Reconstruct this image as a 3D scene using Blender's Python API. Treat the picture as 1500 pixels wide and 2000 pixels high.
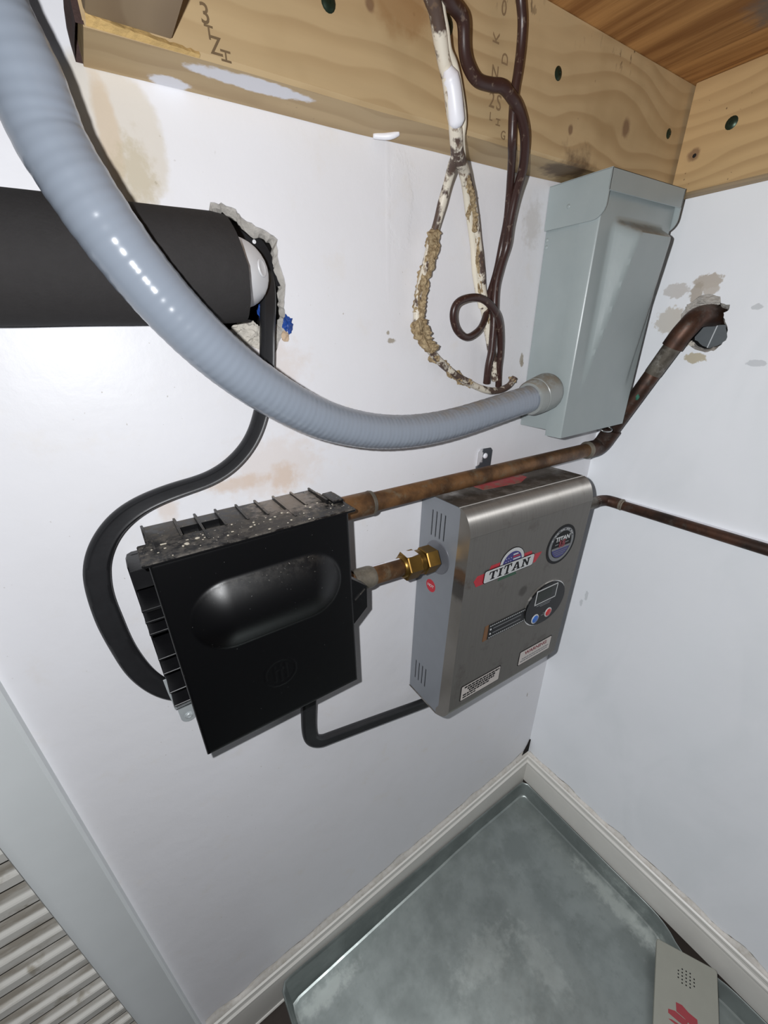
import bpy, bmesh, math, random
from mathutils import Vector, Matrix, noise as mnoise
from mathutils.geometry import tessellate_polygon

for o in list(bpy.data.objects):
    bpy.data.objects.remove(o, do_unlink=True)
scene = bpy.context.scene
COL = scene.collection
random.seed(7)

# ------------------------------------------------------------------ camera, world, lights, exposure
# axes: x runs right along the back wall into the corner (x=0), y points into the back wall (y=0), z up
CAM = Vector((-0.734, -0.4004, 1.1405))
RIGHT = Vector((0.83833, -0.54465, -0.02354))
UP = Vector((0.25859, 0.35927, 0.89669))
FWD = Vector((0.47993, 0.75781, -0.44203))
cam_data = bpy.data.cameras.new('camera')
cam = bpy.data.objects.new('camera', cam_data)
COL.objects.link(cam)
m = Matrix.Identity(4)
for i in range(3):
    m[i][0], m[i][1], m[i][2], m[i][3] = RIGHT[i], UP[i], -FWD[i], CAM[i]
cam.matrix_world = m
cam_data.sensor_fit = 'VERTICAL'
cam_data.sensor_height = 36.0
cam_data.sensor_width = 27.0
cam_data.lens = 793.06 * 36.0 / 2000.0
cam_data.shift_x = 18.8 / 2000.0
cam_data.shift_y = 36.26 / 2000.0
cam_data.clip_start = 0.01
scene.camera = cam

world = bpy.data.worlds.new('world')
scene.world = world
world.use_nodes = True
bg = world.node_tree.nodes['Background']
bg.inputs['Color'].default_value = (0.93, 0.97, 1.0, 1)
bg.inputs['Strength'].default_value = 0.04

# the phone's flash, a finger's breadth up and left of the lens
fl_d = bpy.data.lights.new('phone_flash', 'SPOT')      # a flash lens throws a wide soft-edged beam
fl_d.spot_size = math.radians(176)
fl_d.spot_blend = 0.6
fl_d.energy = 10.5
fl_d.color = (0.965, 0.98, 1.0)
fl_d.use_nodes = True
_e = fl_d.node_tree.nodes['Emission']
_f = fl_d.node_tree.nodes.new('ShaderNodeLightFalloff')
_f.inputs['Strength'].default_value = 1.0
_a = fl_d.node_tree.nodes.new('ShaderNodeMath')
_a.operation = 'MULTIPLY_ADD'
_a.inputs[1].default_value = 1.35
fl_d.node_tree.links.new(_f.outputs['Constant'], _a.inputs[0])
fl_d.node_tree.links.new(_f.outputs['Linear'], _a.inputs[2])
fl_d.node_tree.links.new(_a.outputs[0], _e.inputs['Strength'])
fl_d.shadow_soft_size = 0.0035
fl = bpy.data.objects.new('phone_flash', fl_d)
fl.location = CAM - RIGHT * 0.028 + UP * 0.014 + FWD * 0.004
fl.rotation_euler = (-FWD).to_track_quat('Z', 'Y').to_euler()
COL.objects.link(fl)

# soft fill light added behind the photographer, no lamp known there
fill_d = bpy.data.lights.new('fill_light', 'AREA')
fill_d.energy = 0.45
fill_d.size = 0.9
fill_d.color = (0.97, 0.985, 1.0)
fill_obj = bpy.data.objects.new('fill_light', fill_d)
fill_obj.location = (-1.15, -1.75, 1.75)
fill_obj.rotation_euler = (Vector((-0.25, 0.0, 0.55)) - fill_obj.location).to_track_quat('-Z', 'Y').to_euler()
COL.objects.link(fill_obj)

vs = scene.view_settings
scene.display_settings.display_device = 'sRGB'
vs.view_transform = 'Standard'
vs.look = 'None'
vs.exposure = 0.0
vs.gamma = 1.0
vs.use_curve_mapping = False


# ------------------------------------------------------------------ helpers: tagging and meshes
def S(r, g, b):
    def f(c):
        c /= 255.0
        return c / 12.92 if c <= 0.04045 else ((c + 0.055) / 1.055) ** 2.4
    return (f(r), f(g), f(b), 1.0)


def tag(o, label=None, cat=None, group=None, kind=None):
    if label: o['label'] = label
    if cat: o['category'] = cat
    if group: o['group'] = group
    if kind: o['kind'] = kind
    return o


def link(name, me, material=None, parent=None):
    o = bpy.data.objects.new(name, me)
    COL.objects.link(o)
    if material: o.data.materials.append(material)
    if parent: o.parent = parent
    return o


def empty(name, loc, label, cat, group=None, rot=(0, 0, 0)):
    o = bpy.data.objects.new(name, None)
    o.empty_display_size = 0.02
    o.location = loc
    o.rotation_euler = rot
    COL.objects.link(o)
    return tag(o, label, cat, group)


def from_bm(name, bm, material, parent=None, smooth=False, angle=None, origin=None):
    """one mesh object; origin = world point of the parent so that world-space verts become local"""
    if origin is not None:
        bmesh.ops.translate(bm, vec=-Vector(origin), verts=bm.verts)
    bmesh.ops.recalc_face_normals(bm, faces=bm.faces)
    me = bpy.data.meshes.new(name)
    bm.to_mesh(me)
    bm.free()
    if smooth:
        for p in me.polygons: p.use_smooth = True
        if angle is not None:
            me.set_sharp_from_angle(angle=math.radians(angle))
    return link(name, me, material, parent)


def add_box(bm, x0, x1, y0, y1, z0, z1, bev=0.0, seg=2):
    vs_ = [bm.verts.new(p) for p in ((x0, y0, z0), (x1, y0, z0), (x1, y1, z0), (x0, y1, z0),
                                    (x0, y0, z1), (x1, y0, z1), (x1, y1, z1), (x0, y1, z1))]
    fs = [bm.faces.new([vs_[i] for i in f]) for f in
          ((3, 2, 1, 0), (4, 5, 6, 7), (0, 1, 5, 4), (1, 2, 6, 5), (2, 3, 7, 6), (3, 0, 4, 7))]
    if bev > 0:
        es = list({e for f in fs for e in f.edges})
        bmesh.ops.bevel(bm, geom=es, offset=bev, segments=seg, profile=0.5, affect='EDGES')


def box(name, b, material, parent=None, bev=0.0, origin=None, seg=2):
    bm = bmesh.new()
    add_box(bm, *b, bev=bev, seg=seg)
    return from_bm(name, bm, material, parent, smooth=bev > 0, angle=35, origin=origin)


def add_prism(bm, poly, to3, d0, d1):
    """poly: 2-D outline; to3(a,b,d) -> 3-D point; extruded from d0 to d1"""
    n = len(poly)
    A = [bm.verts.new(to3(p[0], p[1], d0)) for p in poly]
    B = [bm.verts.new(to3(p[0], p[1], d1)) for p in poly]
    tris = tessellate_polygon([[Vector((p[0], p[1], 0)) for p in poly]])
    for t in tris:
        try:
            bm.faces.new([A[i] for i in t]); bm.faces.new([B[i] for i in reversed(t)])
        except ValueError:
            pass
    for i in range(n):
        j = (i + 1) % n
        bm.faces.new((A[i], A[j], B[j], B[i]))


def add_plate_with_holes(bm, outer, holes, to3, d):
    loops = [[Vector((p[0], p[1], 0)) for p in outer]] + [[Vector((p[0], p[1], 0)) for p in h] for h in holes]
    flat = [p for l in loops for p in l]
    V = [bm.verts.new(to3(p.x, p.y, d)) for p in flat]
    for t in tessellate_polygon(loops):
        try:
            bm.faces.new([V[i] for i in t])
        except ValueError:
            pass
    out, k = [], 0
    for l in loops:
        out.append(V[k:k + len(l)]); k += len(l)
    return out


def catmull(pts, per=10):
    P = [Vector(p) for p in pts]
    P = [P[0] * 2 - P[1]] + P + [P[-1] * 2 - P[-2]]
    out = []
    for i in range(1, len(P) - 2):
        p0, p1, p2, p3 = P[i - 1], P[i], P[i + 1], P[i + 2]
        for k in range(per):
            t = k / per
            out.append(0.5 * ((2 * p1) + (p2 - p0) * t + (2 * p0 - 5 * p1 + 4 * p2 - p3) * t * t
                              + (3 * p1 - p0 - 3 * p2 + p3) * t ** 3))
    out.append(P[-2])
    return out


def resample(path, step):
    out = [path[0].copy()]
    acc = 0.0
    for a, b in zip(path, path[1:]):
        L = (b - a).length
        if L < 1e-9: continue
        t = step - acc
        while t <= L:
            out.append(a.lerp(b, t / L)); t += step
        acc = (acc + L) % step if L >= step - acc else acc + L
    out.append(path[-1].copy())
    return out


def add_sweep(bm, path, prof, up=None, caps=True):
    """sweep a closed profile along a path. prof(i,s) -> list of (a,b) offsets on (side, up) axes"""
    n = len(path)
    rings = []
    nrm = None
    s = 0.0
    for i, p in enumerate(path):
        t = (path[min(i + 1, n - 1)] - path[max(i - 1, 0)]).normalized()
        if i: s += (path[i] - path[i - 1]).length
        if up is not None:
            side = t.cross(Vector(up))
            if side.length < 1e-4: side = Vector((1, 0, 0))
            side.normalize()
            nn = side.cross(t).normalized()
        else:
            if nrm is None:
                ref = Vector((0, 0, 1)) if abs(t.z) < 0.9 else Vector((1, 0, 0))
                nrm = (ref - t * ref.dot(t)).normalized()
            else:
                nrm = (nrm - t * nrm.dot(t)).normalized()
            nn = nrm
            side = t.cross(nn).normalized()
        rings.append([bm.verts.new(p + side * a + nn * b) for a, b in prof(i, s)])
    m_ = len(rings[0])
    for r0, r1 in zip(rings, rings[1:]):
        for k in range(m_):
            bm.faces.new((r0[k], r0[(k + 1) % m_], r1[(k + 1) % m_], r1[k]))
    if caps:
        bm.faces.new(list(reversed(rings[0]))); bm.faces.new(rings[-1])
    return rings


def circ(r, n=16):
    return [(r * math.cos(2 * math.pi * k / n), r * math.sin(2 * math.pi * k / n)) for k in range(n)]


def tube(name, pts, r, material, parent=None, per=8, n=14, smooth_path=True, origin=None):
    path = catmull(pts, per) if smooth_path else [Vector(p) for p in pts]
    bm = bmesh.new()
    add_sweep(bm, path, lambda i, s: circ(r, n))
    return from_bm(name, bm, material, parent, smooth=True, angle=50, origin=origin)


def add_lathe(bm, axis_o, axis_d, prof, n=28):
    """revolve prof [(dist along axis, radius)] round an axis"""
    d = Vector(axis_d).normalized()
    ref = Vector((0, 0, 1)) if abs(d.z) < 0.9 else Vector((1, 0, 0))
    u = d.cross(ref).normalized(); v = d.cross(u)
    rings = []
    for t, r in prof:
        c = Vector(axis_o) + d * t
        rings.append([bm.verts.new(c + (u * math.cos(2 * math.pi * k / n) + v * math.sin(2 * math.pi * k / n)) * max(r, 1e-5))
                      for k in range(n)])
    for a, b in zip(rings, rings[1:]):
        for k in range(n):
            bm.faces.new((a[k], a[(k + 1) % n], b[(k + 1) % n], b[k]))
    bm.faces.new(list(reversed(rings[0]))); bm.faces.new(rings[-1])


def lathe(name, o, d, prof, material, parent=None, n=28, angle=40, origin=None):
    bm = bmesh.new()
    add_lathe(bm, o, d, prof, n)
    return from_bm(name, bm, material, parent, smooth=True, angle=angle, origin=origin)


def text_mesh(name, body, size, material, parent, matrix, extrude=0.0001, shear=0.0, bold=0.0, align='CENTER', squash=1.0):
    cu = bpy.data.curves.new(name, 'FONT')
    cu.body = body
    cu.size = size
    cu.extrude = extrude
    cu.shear = shear
    cu.offset = bold
    cu.align_x = align
    cu.align_y = 'CENTER'
    cu.resolution_u = 3
    tmp = bpy.data.objects.new('tmp_text', cu)
    COL.objects.link(tmp)
    dg = bpy.context.evaluated_depsgraph_get()
    me = bpy.data.meshes.new_from_object(tmp.evaluated_get(dg))
    bpy.data.objects.remove(tmp, do_unlink=True)
    bpy.data.curves.remove(cu)
    me.transform(Matrix.Diagonal((squash, 1, 1, 1)))
    me.transform(matrix)
    me.name = name
    me.materials.clear()
    return link(name, me, material, parent)


# text frames: columns = reading direction, up direction, outward normal
def frame(o, xd, yd):
    x = Vector(xd).normalized(); y = Vector(yd).normalized(); z = x.cross(y)
    mm = Matrix.Identity(4)
    for i in range(3):
        mm[i][0], mm[i][1], mm[i][2], mm[i][3] = x[i], y[i], z[i], o[i]
    return mm


def crumple(name, c, sx_, sy_, sz_, material, parent, seed, sub=2, amp=0.5):
    bm = bmesh.new()
    bmesh.ops.create_icosphere(bm, subdivisions=sub, radius=1.0)
    for v in bm.verts:
        k = 1 + amp * mnoise.noise(v.co * 2.3 + Vector((seed, seed * 2, 0))) + amp * 0.6 * mnoise.noise(v.co * 6.1 + Vector((0, seed, 3)))
        v.co = Vector((c[0] + v.co.x * sx_ * k, c[1] + v.co.y * sy_ * k, c[2] + v.co.z * sz_ * k))
    return from_bm(name, bm, material, parent)


# ------------------------------------------------------------------ helpers: materials
class NB:
    def __init__(self, name):
        self.m = bpy.data.materials.new(name)
        self.m.use_nodes = True
        self.t = self.m.node_tree
        self.b = self.t.nodes['Principled BSDF']
        g = self.t.nodes.new('ShaderNodeNewGeometry')
        self.P = g.outputs['Position']
        self.Nrm = g.outputs['Normal']
        oc = self.t.nodes.new('ShaderNodeTexCoord')
        self.O = oc.outputs['Object']

    def n(self, typ, **kw):
        nd = self.t.nodes.new(typ)
        for k, v in kw.items(): setattr(nd, k, v)
        return nd

    def put(self, sock, v):
        if hasattr(v, 'links') or hasattr(v, 'is_linked'):
            self.t.links.new(v, sock)
        else:
            sock.default_value = v

    def math(self, op, a, b=0.0, clamp=False):
        nd = self.n('ShaderNodeMath', operation=op, use_clamp=clamp)
        self.put(nd.inputs[0], a); self.put(nd.inputs[1], b)
        return nd.outputs[0]

    def vmath(self, op, a, b):
        nd = self.n('ShaderNodeVectorMath', operation=op)
        self.put(nd.inputs[0], a); self.put(nd.inputs[1], b)
        return nd.outputs['Value'] if op in ('LENGTH', 'DOT_PRODUCT', 'DISTANCE') else nd.outputs['Vector']

    def noise(self, vec, scale, detail=3.0, rough=0.55, stretch=None, dist=0.0):
        if stretch:
            vec = self.vmath('MULTIPLY', vec, stretch)
        nd = self.n('ShaderNodeTexNoise')
        self.put(nd.inputs['Vector'], vec)
        nd.inputs['Scale'].default_value = scale
        nd.inputs['Detail'].default_value = detail
        nd.inputs['Roughness'].default_value = rough
        nd.inputs['Distortion'].default_value = dist
        return nd.outputs['Fac']

    def ramp(self, f, lo, hi):
        nd = self.n('ShaderNodeMapRange', interpolation_type='SMOOTHSTEP')
        self.put(nd.inputs['Value'], f)
        nd.inputs['From Min'].default_value = lo; nd.inputs['From Max'].default_value = hi
        return nd.outputs['Result']

    def mix(self, f, a, b):
        nd = self.n('ShaderNodeMix', data_type='RGBA')
        self.put(nd.inputs[0], f)
        self.put(nd.inputs[6], a); self.put(nd.inputs[7], b)
        return nd.outputs[2]

    def blob(self, c, rad, scale=(1, 1, 1), wob=0.5, wscale=60.0, soft=0.25):
        """irregular patch of radius rad round the point c (metres)"""
        d = self.vmath('SUBTRACT', self.P, c)
        d = self.vmath('MULTIPLY', d, tuple(1.0 / s for s in scale))
        L = self.vmath('LENGTH', d, (0, 0, 0))
        nz = self.noise(self.P, wscale, 4.0, 0.6)
        L = self.math('ADD', L, self.math('MULTIPLY', self.math('SUBTRACT', nz, 0.5), rad * wob * 2))
        return self.math('SUBTRACT', 1.0, self.ramp(L, rad * (1 - soft), rad * (1 + soft)))

    def bump(self, h, strength=0.3, dist=0.001):
        nd = self.n('ShaderNodeBump')
        nd.inputs['Strength'].default_value = strength
        nd.inputs['Distance'].default_value = dist
        self.put(nd.inputs['Height'], h)
        self.t.links.new(nd.outputs['Normal'], self.b.inputs['Normal'])

    def out(self, color=None, rough=None, metal=None, spec=None):
        if color is not None: self.put(self.b.inputs['Base Color'], color)
        if rough is not None: self.put(self.b.inputs['Roughness'], rough)
        if metal is not None: self.put(self.b.inputs['Metallic'], metal)
        if spec is not None: self.put(self.b.inputs['Specular IOR Level'], spec)
        return self.m


def plain(name, col, rough=0.5, metal=0.0, var=0.12, vscale=40.0, bump=0.0, spec=0.5, bscale=None):
    b = NB(name)
    nz = b.noise(b.O, vscale, 4.0)
    c = b.mix(b.math('MULTIPLY', nz, 1.0), tuple(x * (1 - var) for x in col[:3]) + (1,), tuple(min(1, x * (1 + var)) for x in col[:3]) + (1,))
    if bump: b.bump(b.noise(b.O, bscale or vscale * 4, 3.0), bump, 0.001)
    return b.out(c, rough, metal, spec)


def mat_wall_back():
    b = NB('painted_plaster_back')
    base = b.mix(b.noise(b.P, 5.0, 4.0), S(223, 222, 224), S(233, 233, 238))
    base = b.mix(b.math('MULTIPLY', b.ramp(b.noise(b.P, 22.0, 5.0, 0.65), 0.55, 0.75), 0.35), base, S(222, 216, 208))
    # bare, unpainted filler by the joist end, with a tan run down it
    bare = b.blob((-0.684, 0, 1.262), 0.034, (1.0, 1, 1.25), 0.28, 45.0, 0.1)
    base = b.mix(b.math('MULTIPLY', bare, 0.85), base, S(212, 205, 194))
    run = b.blob((-0.684, 0, 1.265), 0.009, (0.75, 1, 3.0), 0.55, 70.0, 0.3)
    base = b.mix(b.math('MULTIPLY', run, 0.6), base, S(200, 178, 148))
    run2 = b.blob((-0.672, 0, 1.243), 0.011, (1.0, 1, 1.7), 1.1, 160.0, 0.5)
    base = b.mix(b.math('MULTIPLY', run2, 0.7), base, S(190, 178, 152))
    # water stains above the black box
    for c, r, sc, k in (((-0.60, 0, 1.015), 0.030, (1.6, 1, 1.0), 0.24), ((-0.640, 0, 1.006), 0.014, (2.2, 1, 0.5), 0.5),
                        ((-0.592, 0, 1.003), 0.014, (1, 1, 1), 0.5), ((-0.708, 0, 0.998), 0.010, (0.8, 1, 1.4), 0.35),
                        ((-0.598, 0, 1.112), 0.025, (1.5, 1, 1), 0.25)):
        base = b.mix(b.math('MULTIPLY', b.blob(c, r, sc, 0.9, 90.0, 0.45), k), base, S(205, 176, 148))
    # chips and scuffs
    for c, r, sc in (((-0.232, 0, 1.100), 0.0045, (0.8, 1, 1.5)), ((-0.230, 0, 1.094), 0.0035, (0.9, 1, 1.2)),
                     ((-0.205, 0, 1.122), 0.004, (0.7, 1, 1.6)), ((-0.452, 0, 1.130), 0.0035, (1.4, 1, 0.7)),
                     ((-0.456, 0, 1.138), 0.002, (1, 1, 1)), ((-0.352, 0, 1.253), 0.0025, (1, 1, 1)), ((-0.055, 0, 0.341), 0.005, (0.35, 1, 1.2))):
        base = b.mix(b.math('MULTIPLY', b.blob(c, r, sc, 0.9, 320.0, 0.3), 0.8), base, S(150, 138, 118))
    sm = b.blob((-0.243, 0, 1.250), 0.014, (1, 1, 1.4), 1.2, 120.0, 0.6)
    base = b.mix(b.math('MULTIPLY', sm, 0.35), base, S(170, 160, 145))
    # fine dirt specks
    sp = b.ramp(b.noise(b.P, 260.0, 2.0, 0.4), 0.73, 0.77)
    sp = b.math('MULTIPLY', sp, b.ramp(b.noise(b.P, 9.0, 2.0), 0.42, 0.62))
    base = b.mix(b.math('MULTIPLY', sp, 0.5), base, S(140, 125, 100))
    h = b.math('ADD', b.math('MULTIPLY', b.noise(b.P, 38.0, 6.0, 0.6), 0.6), b.math('MULTIPLY', b.noise(b.P, 8.0, 3.0), 1.2))
    pat = b.blob((-0.44, 0, 1.25), 0.03, (0.5, 1, 1.2), 1.0, 60.0, 0.2)
    h = b.math('ADD', h, b.math('MULTIPLY', pat, 0.25))
    seam = b.blob((-0.4555, 0, 1.245), 0.0040, (0.5, 1, 13), 0.7, 50.0, 0.9)
    h = b.math('ADD', h, b.math('MULTIPLY', seam, 0.2))
    b.bump(h, 0.5, 0.0016)
    return b.out(base, 0.42, 0.0, 0.4)


def mat_wall_right():
    b = NB('painted_plaster_right')
    base = b.mix(b.noise(b.P, 6.0, 4.0), S(226, 229, 233), S(238, 240, 244))
    for c, r, sc, col in (((0, -0.107, 1.190), 0.011, (1, 1.5, 0.8), S(178, 168, 156)), ((0, -0.097, 1.177), 0.010, (1, 0.8, 1.2), S(170, 160, 148)),
                          ((0, -0.113, 1.180), 0.008, (1, 1.3, 1.0), S(186, 178, 168)), ((0, -0.070, 1.181), 0.013, (1, 1.3, 0.7), S(196, 192, 188)),
                          ((0, -0.074, 1.143), 0.017, (1, 1.2, 1.0), S(196, 190, 180)), ((0, -0.118, 1.094), 0.010, (1, 1.3, 0.7), S(180, 168, 140)),
                          ((0, -0.171, 1.156), 0.006, (1, 1, 0.6), S(196, 199, 202)), ((0, -0.19, 1.09), 0.008, (1, 1.3, 0.5), S(198, 201, 205))):
        base = b.mix(b.math('MULTIPLY', b.blob(c, r, sc, 0.7, 140.0, 0.12), 0.9), base, col)
    # brighter roller smears low down
    for c, r, sc in (((0, -0.248, 0.61), 0.05, (1, 0.6, 1.6)), ((0, -0.30, 0.45), 0.06, (1, 0.7, 1.5)), ((0, -0.058, 0.635), 0.012, (1, 1, 2))):
        base = b.mix(b.math('MULTIPLY', b.blob(c, r, sc, 1.0, 30.0, 0.5), 0.35), base, S(232, 236, 240))
    for c, r, sc in (((0, -0.052, 0.640), 0.006, (1, 0.5, 2.0)), ((0, -0.045, 0.618), 0.005, (1, 0.6, 1.6))):
        base = b.mix(b.math('MULTIPLY', b.blob(c, r, sc, 0.9, 160.0, 0.2), 0.5), base, S(176, 180, 182))
    strokes = b.ramp(b.noise(b.P, 5.0, 3.0, 0.5, (1.0, 2.0, 0.8), 0.8), 0.46, 0.70)
    base = b.mix(b.math('MULTIPLY', strokes, 0.13), base, S(196, 204, 206))
    h = b.math('ADD', b.math('MULTIPLY', b.noise(b.P, 30.0, 6.0, 0.6), 0.6), b.math('MULTIPLY', b.noise(b.P, 7.0, 3.0), 1.2))
    h = b.math('ADD', h, b.math('MULTIPLY', strokes, 0.15))
    b.bump(h, 0.4, 0.0016)
    return b.out(base, 0.45, 0.0, 0.4)


def mat_pine(name, along, knots, v0, light=S(188, 163, 124), dark=S(146, 116, 78), ugap=62.0):
    """plain-sawn pine: grain lines along one world axis, bent round the knots (u, z, radius)"""
    b = NB(name)
    sx = b.n('ShaderNodeSeparateXYZ')
    b.put(sx.inputs[0], b.P)
    u = sx.outputs['X'] if along == 'x' else sx.outputs['Y']
    w = sx.outputs['Y'] if along == 'x' else sx.outputs['X']
    v = b.math('ADD', sx.outputs['Z'], b.math('MULTIPLY', w, 0.8))
    core = 0.0
    vv = v
    for (ku, kz, kr) in knots:
        du = b.math('MULTIPLY', b.math('SUBTRACT', u, ku), 0.55)
        dv = b.math('SUBTRACT', sx.outputs['Z'], kz)
        d2 = b.math('ADD', b.math('MULTIPLY', du, du), b.math('MULTIPLY', dv, dv))
        g = b.math('POWER', 2.718, b.math('MULTIPLY', d2, -1.0 / (kr * 2.6) ** 2))
        vv = b.math('SUBTRACT', vv, b.math('MULTIPLY', b.math('MULTIPLY', dv, g), 0.86))
        du2 = b.math('SUBTRACT', u, ku)
        e2 = b.math('ADD', b.math('MULTIPLY', du2, du2), b.math('MULTIPLY', dv, dv))
        wob = b.math('MULTIPLY', b.math('SUBTRACT', b.noise(b.P, 120.0, 3.0), 0.5), kr * 0.6)
        e = b.math('ADD', b.math('SQRT', e2), wob)
        k_ = b.math('SUBTRACT', 1.0, b.ramp(e, kr * 0.35, kr * 0.8))
        core = b.math('MAXIMUM', core, k_)
    cb = b.n('ShaderNodeCombineXYZ')
    b.put(cb.inputs[0], b.math('MULTIPLY', u, 1.3)); b.put(cb.inputs[1], vv); b.put(cb.inputs[2], b.math('MULTIPLY', w, 0.5))
    slow = b.noise(cb.outputs[0], 5.0, 2.0)
    ph = b.math('ADD', b.math('MULTIPLY', vv, ugap), b.math('MULTIPLY', slow, 3.0))
    fr = b.math('FRACT', ph)
    line = b.math('MULTIPLY', b.ramp(fr, 0.25, 0.86), b.math('SUBTRACT', 1.0, b.ramp(fr, 0.88, 1.0)))
    line = b.math('MULTIPLY', line, b.ramp(b.noise(cb.outputs[0], 3.0, 2.0), 0.32, 0.62))
    fine = b.noise(b.P, 60.0, 4.0, 0.6, (0.08, 1.0, 1.0) if along == 'x' else (1.0, 0.08, 1.0))
    col = b.mix(fine, tuple(c * 0.86 for c in light[:3]) + (1,), tuple(min(1, c * 1.1) for c in light[:3]) + (1,))
    col = b.mix(b.math('MULTIPLY', line, 0.42), col, dark)
    col = b.mix(b.math('MULTIPLY', b.ramp(b.noise(b.P, 11.0, 3.0), 0.52, 0.75), 0.3), col, S(146, 120, 82))
    if core != 0.0:
        col = b.mix(b.math('MULTIPLY', core, 0.72), col, S(106, 78, 60))
    # small dark resin and fly specks
    sp = b.ramp(b.noise(b.P, 210.0, 2.0, 0.4), 0.725, 0.75)
    sp = b.math('MULTIPLY', sp, b.ramp(b.noise(b.P, 14.0, 2.0), 0.5, 0.66))
    col = b.mix(b.math('MULTIPLY', sp, 0.7), col, S(70, 48, 32))
    b.bump(b.math('ADD', fine, b.math('MULTIPLY', line, 0.3)), 0.25, 0.0008)
    return b, col


def mat_copper(name, a=S(138, 100, 64), d=S(84, 60, 40), g=S(126, 116, 96), amt=0.55):
    b = NB(name)
    n1 = b.noise(b.P, 26.0, 5.0, 0.65)
    c = b.mix(b.ramp(n1, 0.35, 0.68), a, d)
    c = b.mix(b.math('MULTIPLY', b.ramp(b.noise(b.P, 60.0, 5.0, 0.7), 0.52, 0.68), amt), c, g)
    b.bump(n1, 0.15, 0.0006)
    return b.out(c, b.math('ADD', 0.36, b.math('MULTIPLY', n1, 0.3)), 0.5)


def mat_dusty_black(name, base=S(17, 17, 19), rough=0.42, dust=0.5):
    b = NB(name)
    up = b.n('ShaderNodeSeparateXYZ'); b.put(up.inputs[0], b.Nrm)
    topm = b.ramp(up.outputs['Z'], 0.35, 0.85)
    nz = b.ramp(b.noise(b.P, 130.0, 6.0, 0.7), 0.40, 0.66)
    dm = b.math('MULTIPLY', b.math('MULTIPLY', topm, nz), dust)
    c = b.mix(dm, base, S(112, 106, 98))
    sp = b.ramp(b.noise(b.P, 420.0, 2.0, 0.4), 0.70, 0.75)
    sp = b.math('MULTIPLY', b.math('MULTIPLY', sp, topm), 0.8)
    c = b.mix(sp, c, S(190, 184, 172))
    # paint/plaster crumbs on upward faces near the back right
    cr = b.math('MULTIPLY', b.blob((-0.600, -0.02, 0.984), 0.026, (1.2, 1.2, 2), 1.6, 150.0, 0.5), topm)
    c = b.mix(b.math('MULTIPLY', cr, 0.55 if dust > 0.4 else 0.0), c, S(170, 158, 146))
    fs = b.math('MULTIPLY', b.ramp(b.noise(b.P, 600.0, 1.0, 0.3), 0.79, 0.81), 0.3)
    c = b.mix(fs, c, S(150, 150, 150))
    return b.out(c, b.math('ADD', rough, b.math('MULTIPLY', dm, 0.5)), 0.0, 0.5)


M = {}
M['wall_back'] = mat_wall_back()
M['wall_right'] = mat_wall_right()
M['trim'] = plain('trim_paint', S(212, 216, 217), 0.45, 0, 0.05, 20, 0.05)
M['base'] = plain('baseboard_paint', S(204, 202, 196), 0.42, 0, 0.06, 30, 0.06)
M['plaster'] = plain('broken_plaster', S(172, 168, 162), 0.9, 0, 0.35, 140, 0.9, 0.2, 300)
M['plaster_light'] = plain('broken_plaster_light', S(196, 190, 180), 0.9, 0, 0.25, 150, 0.9, 0.2, 320)
M['dark'] = plain('cavity_dark', S(30, 27, 25), 0.9, 0, 0.3, 60, 0.3, 0.2)
M['cavity_board'] = plain('cavity_board', S(92, 97, 100), 0.6, 0.2, 0.15, 60, 0.1)
M['floor'] = plain('floor_dark', S(46, 38, 32), 0.8, 0, 0.3, 30, 0.3)

# ------------------------------------------------------------------ setting: walls, floor, ceiling, trim
HOLE1 = [(-0.623, 1.2328), (-0.6143, 1.2331), (-0.6045, 1.2305), (-0.6004, 1.2252), (-0.5888, 1.221), (-0.5797, 1.2167),
         (-0.5716, 1.2133), (-0.5729, 1.201), (-0.571, 1.1915), (-0.5684, 1.1796), (-0.5711, 1.168), (-0.572, 1.1583),
         (-0.569, 1.1482), (-0.5731, 1.1395), (-0.5808, 1.1331), (-0.587, 1.1192), (-0.5994, 1.1264), (-0.6115, 1.132),
         (-0.6199, 1.1379), (-0.6284, 1.1449), (-0.6351, 1.1523), (-0.640, 1.19)]
HOLE2 = [(-0.0859, 1.1403), (-0.0854, 1.1499), (-0.0885, 1.1593), (-0.095, 1.1666), (-0.103, 1.1735), (-0.1115, 1.175),
         (-0.1274, 1.1702), (-0.1296, 1.1629), (-0.14, 1.1599), (-0.1417, 1.1542), (-0.136, 1.1505), (-0.1397, 1.143),
         (-0.1452, 1.1338), (-0.1496, 1.1205), (-0.1453, 1.1111), (-0.1386, 1.1041), (-0.1285, 1.1021), (-0.1158, 1.1054),
         (-0.1013, 1.1133), (-0.0915, 1.1232)]


def rough_outline(poly, amp, sub, seed):
    out = []
    rnd = random.Random(seed)
    for i, p in enumerate(poly):
        q = poly[(i + 1) % len(poly)]
        for k in range(sub):
            t = k / sub
            out.append((p[0] + (q[0] - p[0]) * t + rnd.uniform(-amp, amp), p[1] + (q[1] - p[1]) * t + rnd.uniform(-amp, amp)))
    return out


H1 = rough_outline(HOLE1, 0.0008, 3, 3)
H2 = rough_outline(HOLE2, 0.0007, 3, 4)


def shrink(poly, k, amp, seed):
    rnd = random.Random(seed)
    cx = sum(p[0] for p in poly) / len(poly); cz = sum(p[1] for p in poly) / len(poly)
    out = []
    for p in poly:
        d = Vector((p[0] - cx, p[1] - cz)); L = d.length
        q = mnoise.noise(Vector((p[0] * 55, p[1] * 55, seed))) * 1.5 + mnoise.noise(Vector((p[0] * 190, p[1] * 190, seed))) * 0.5
        s = max(0.2, (L - k * max(0.12, 1 + q * amp * 2.2)) / L)
        out.append((cx + d.x * s, cz + d.y * s))
    return out


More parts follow.
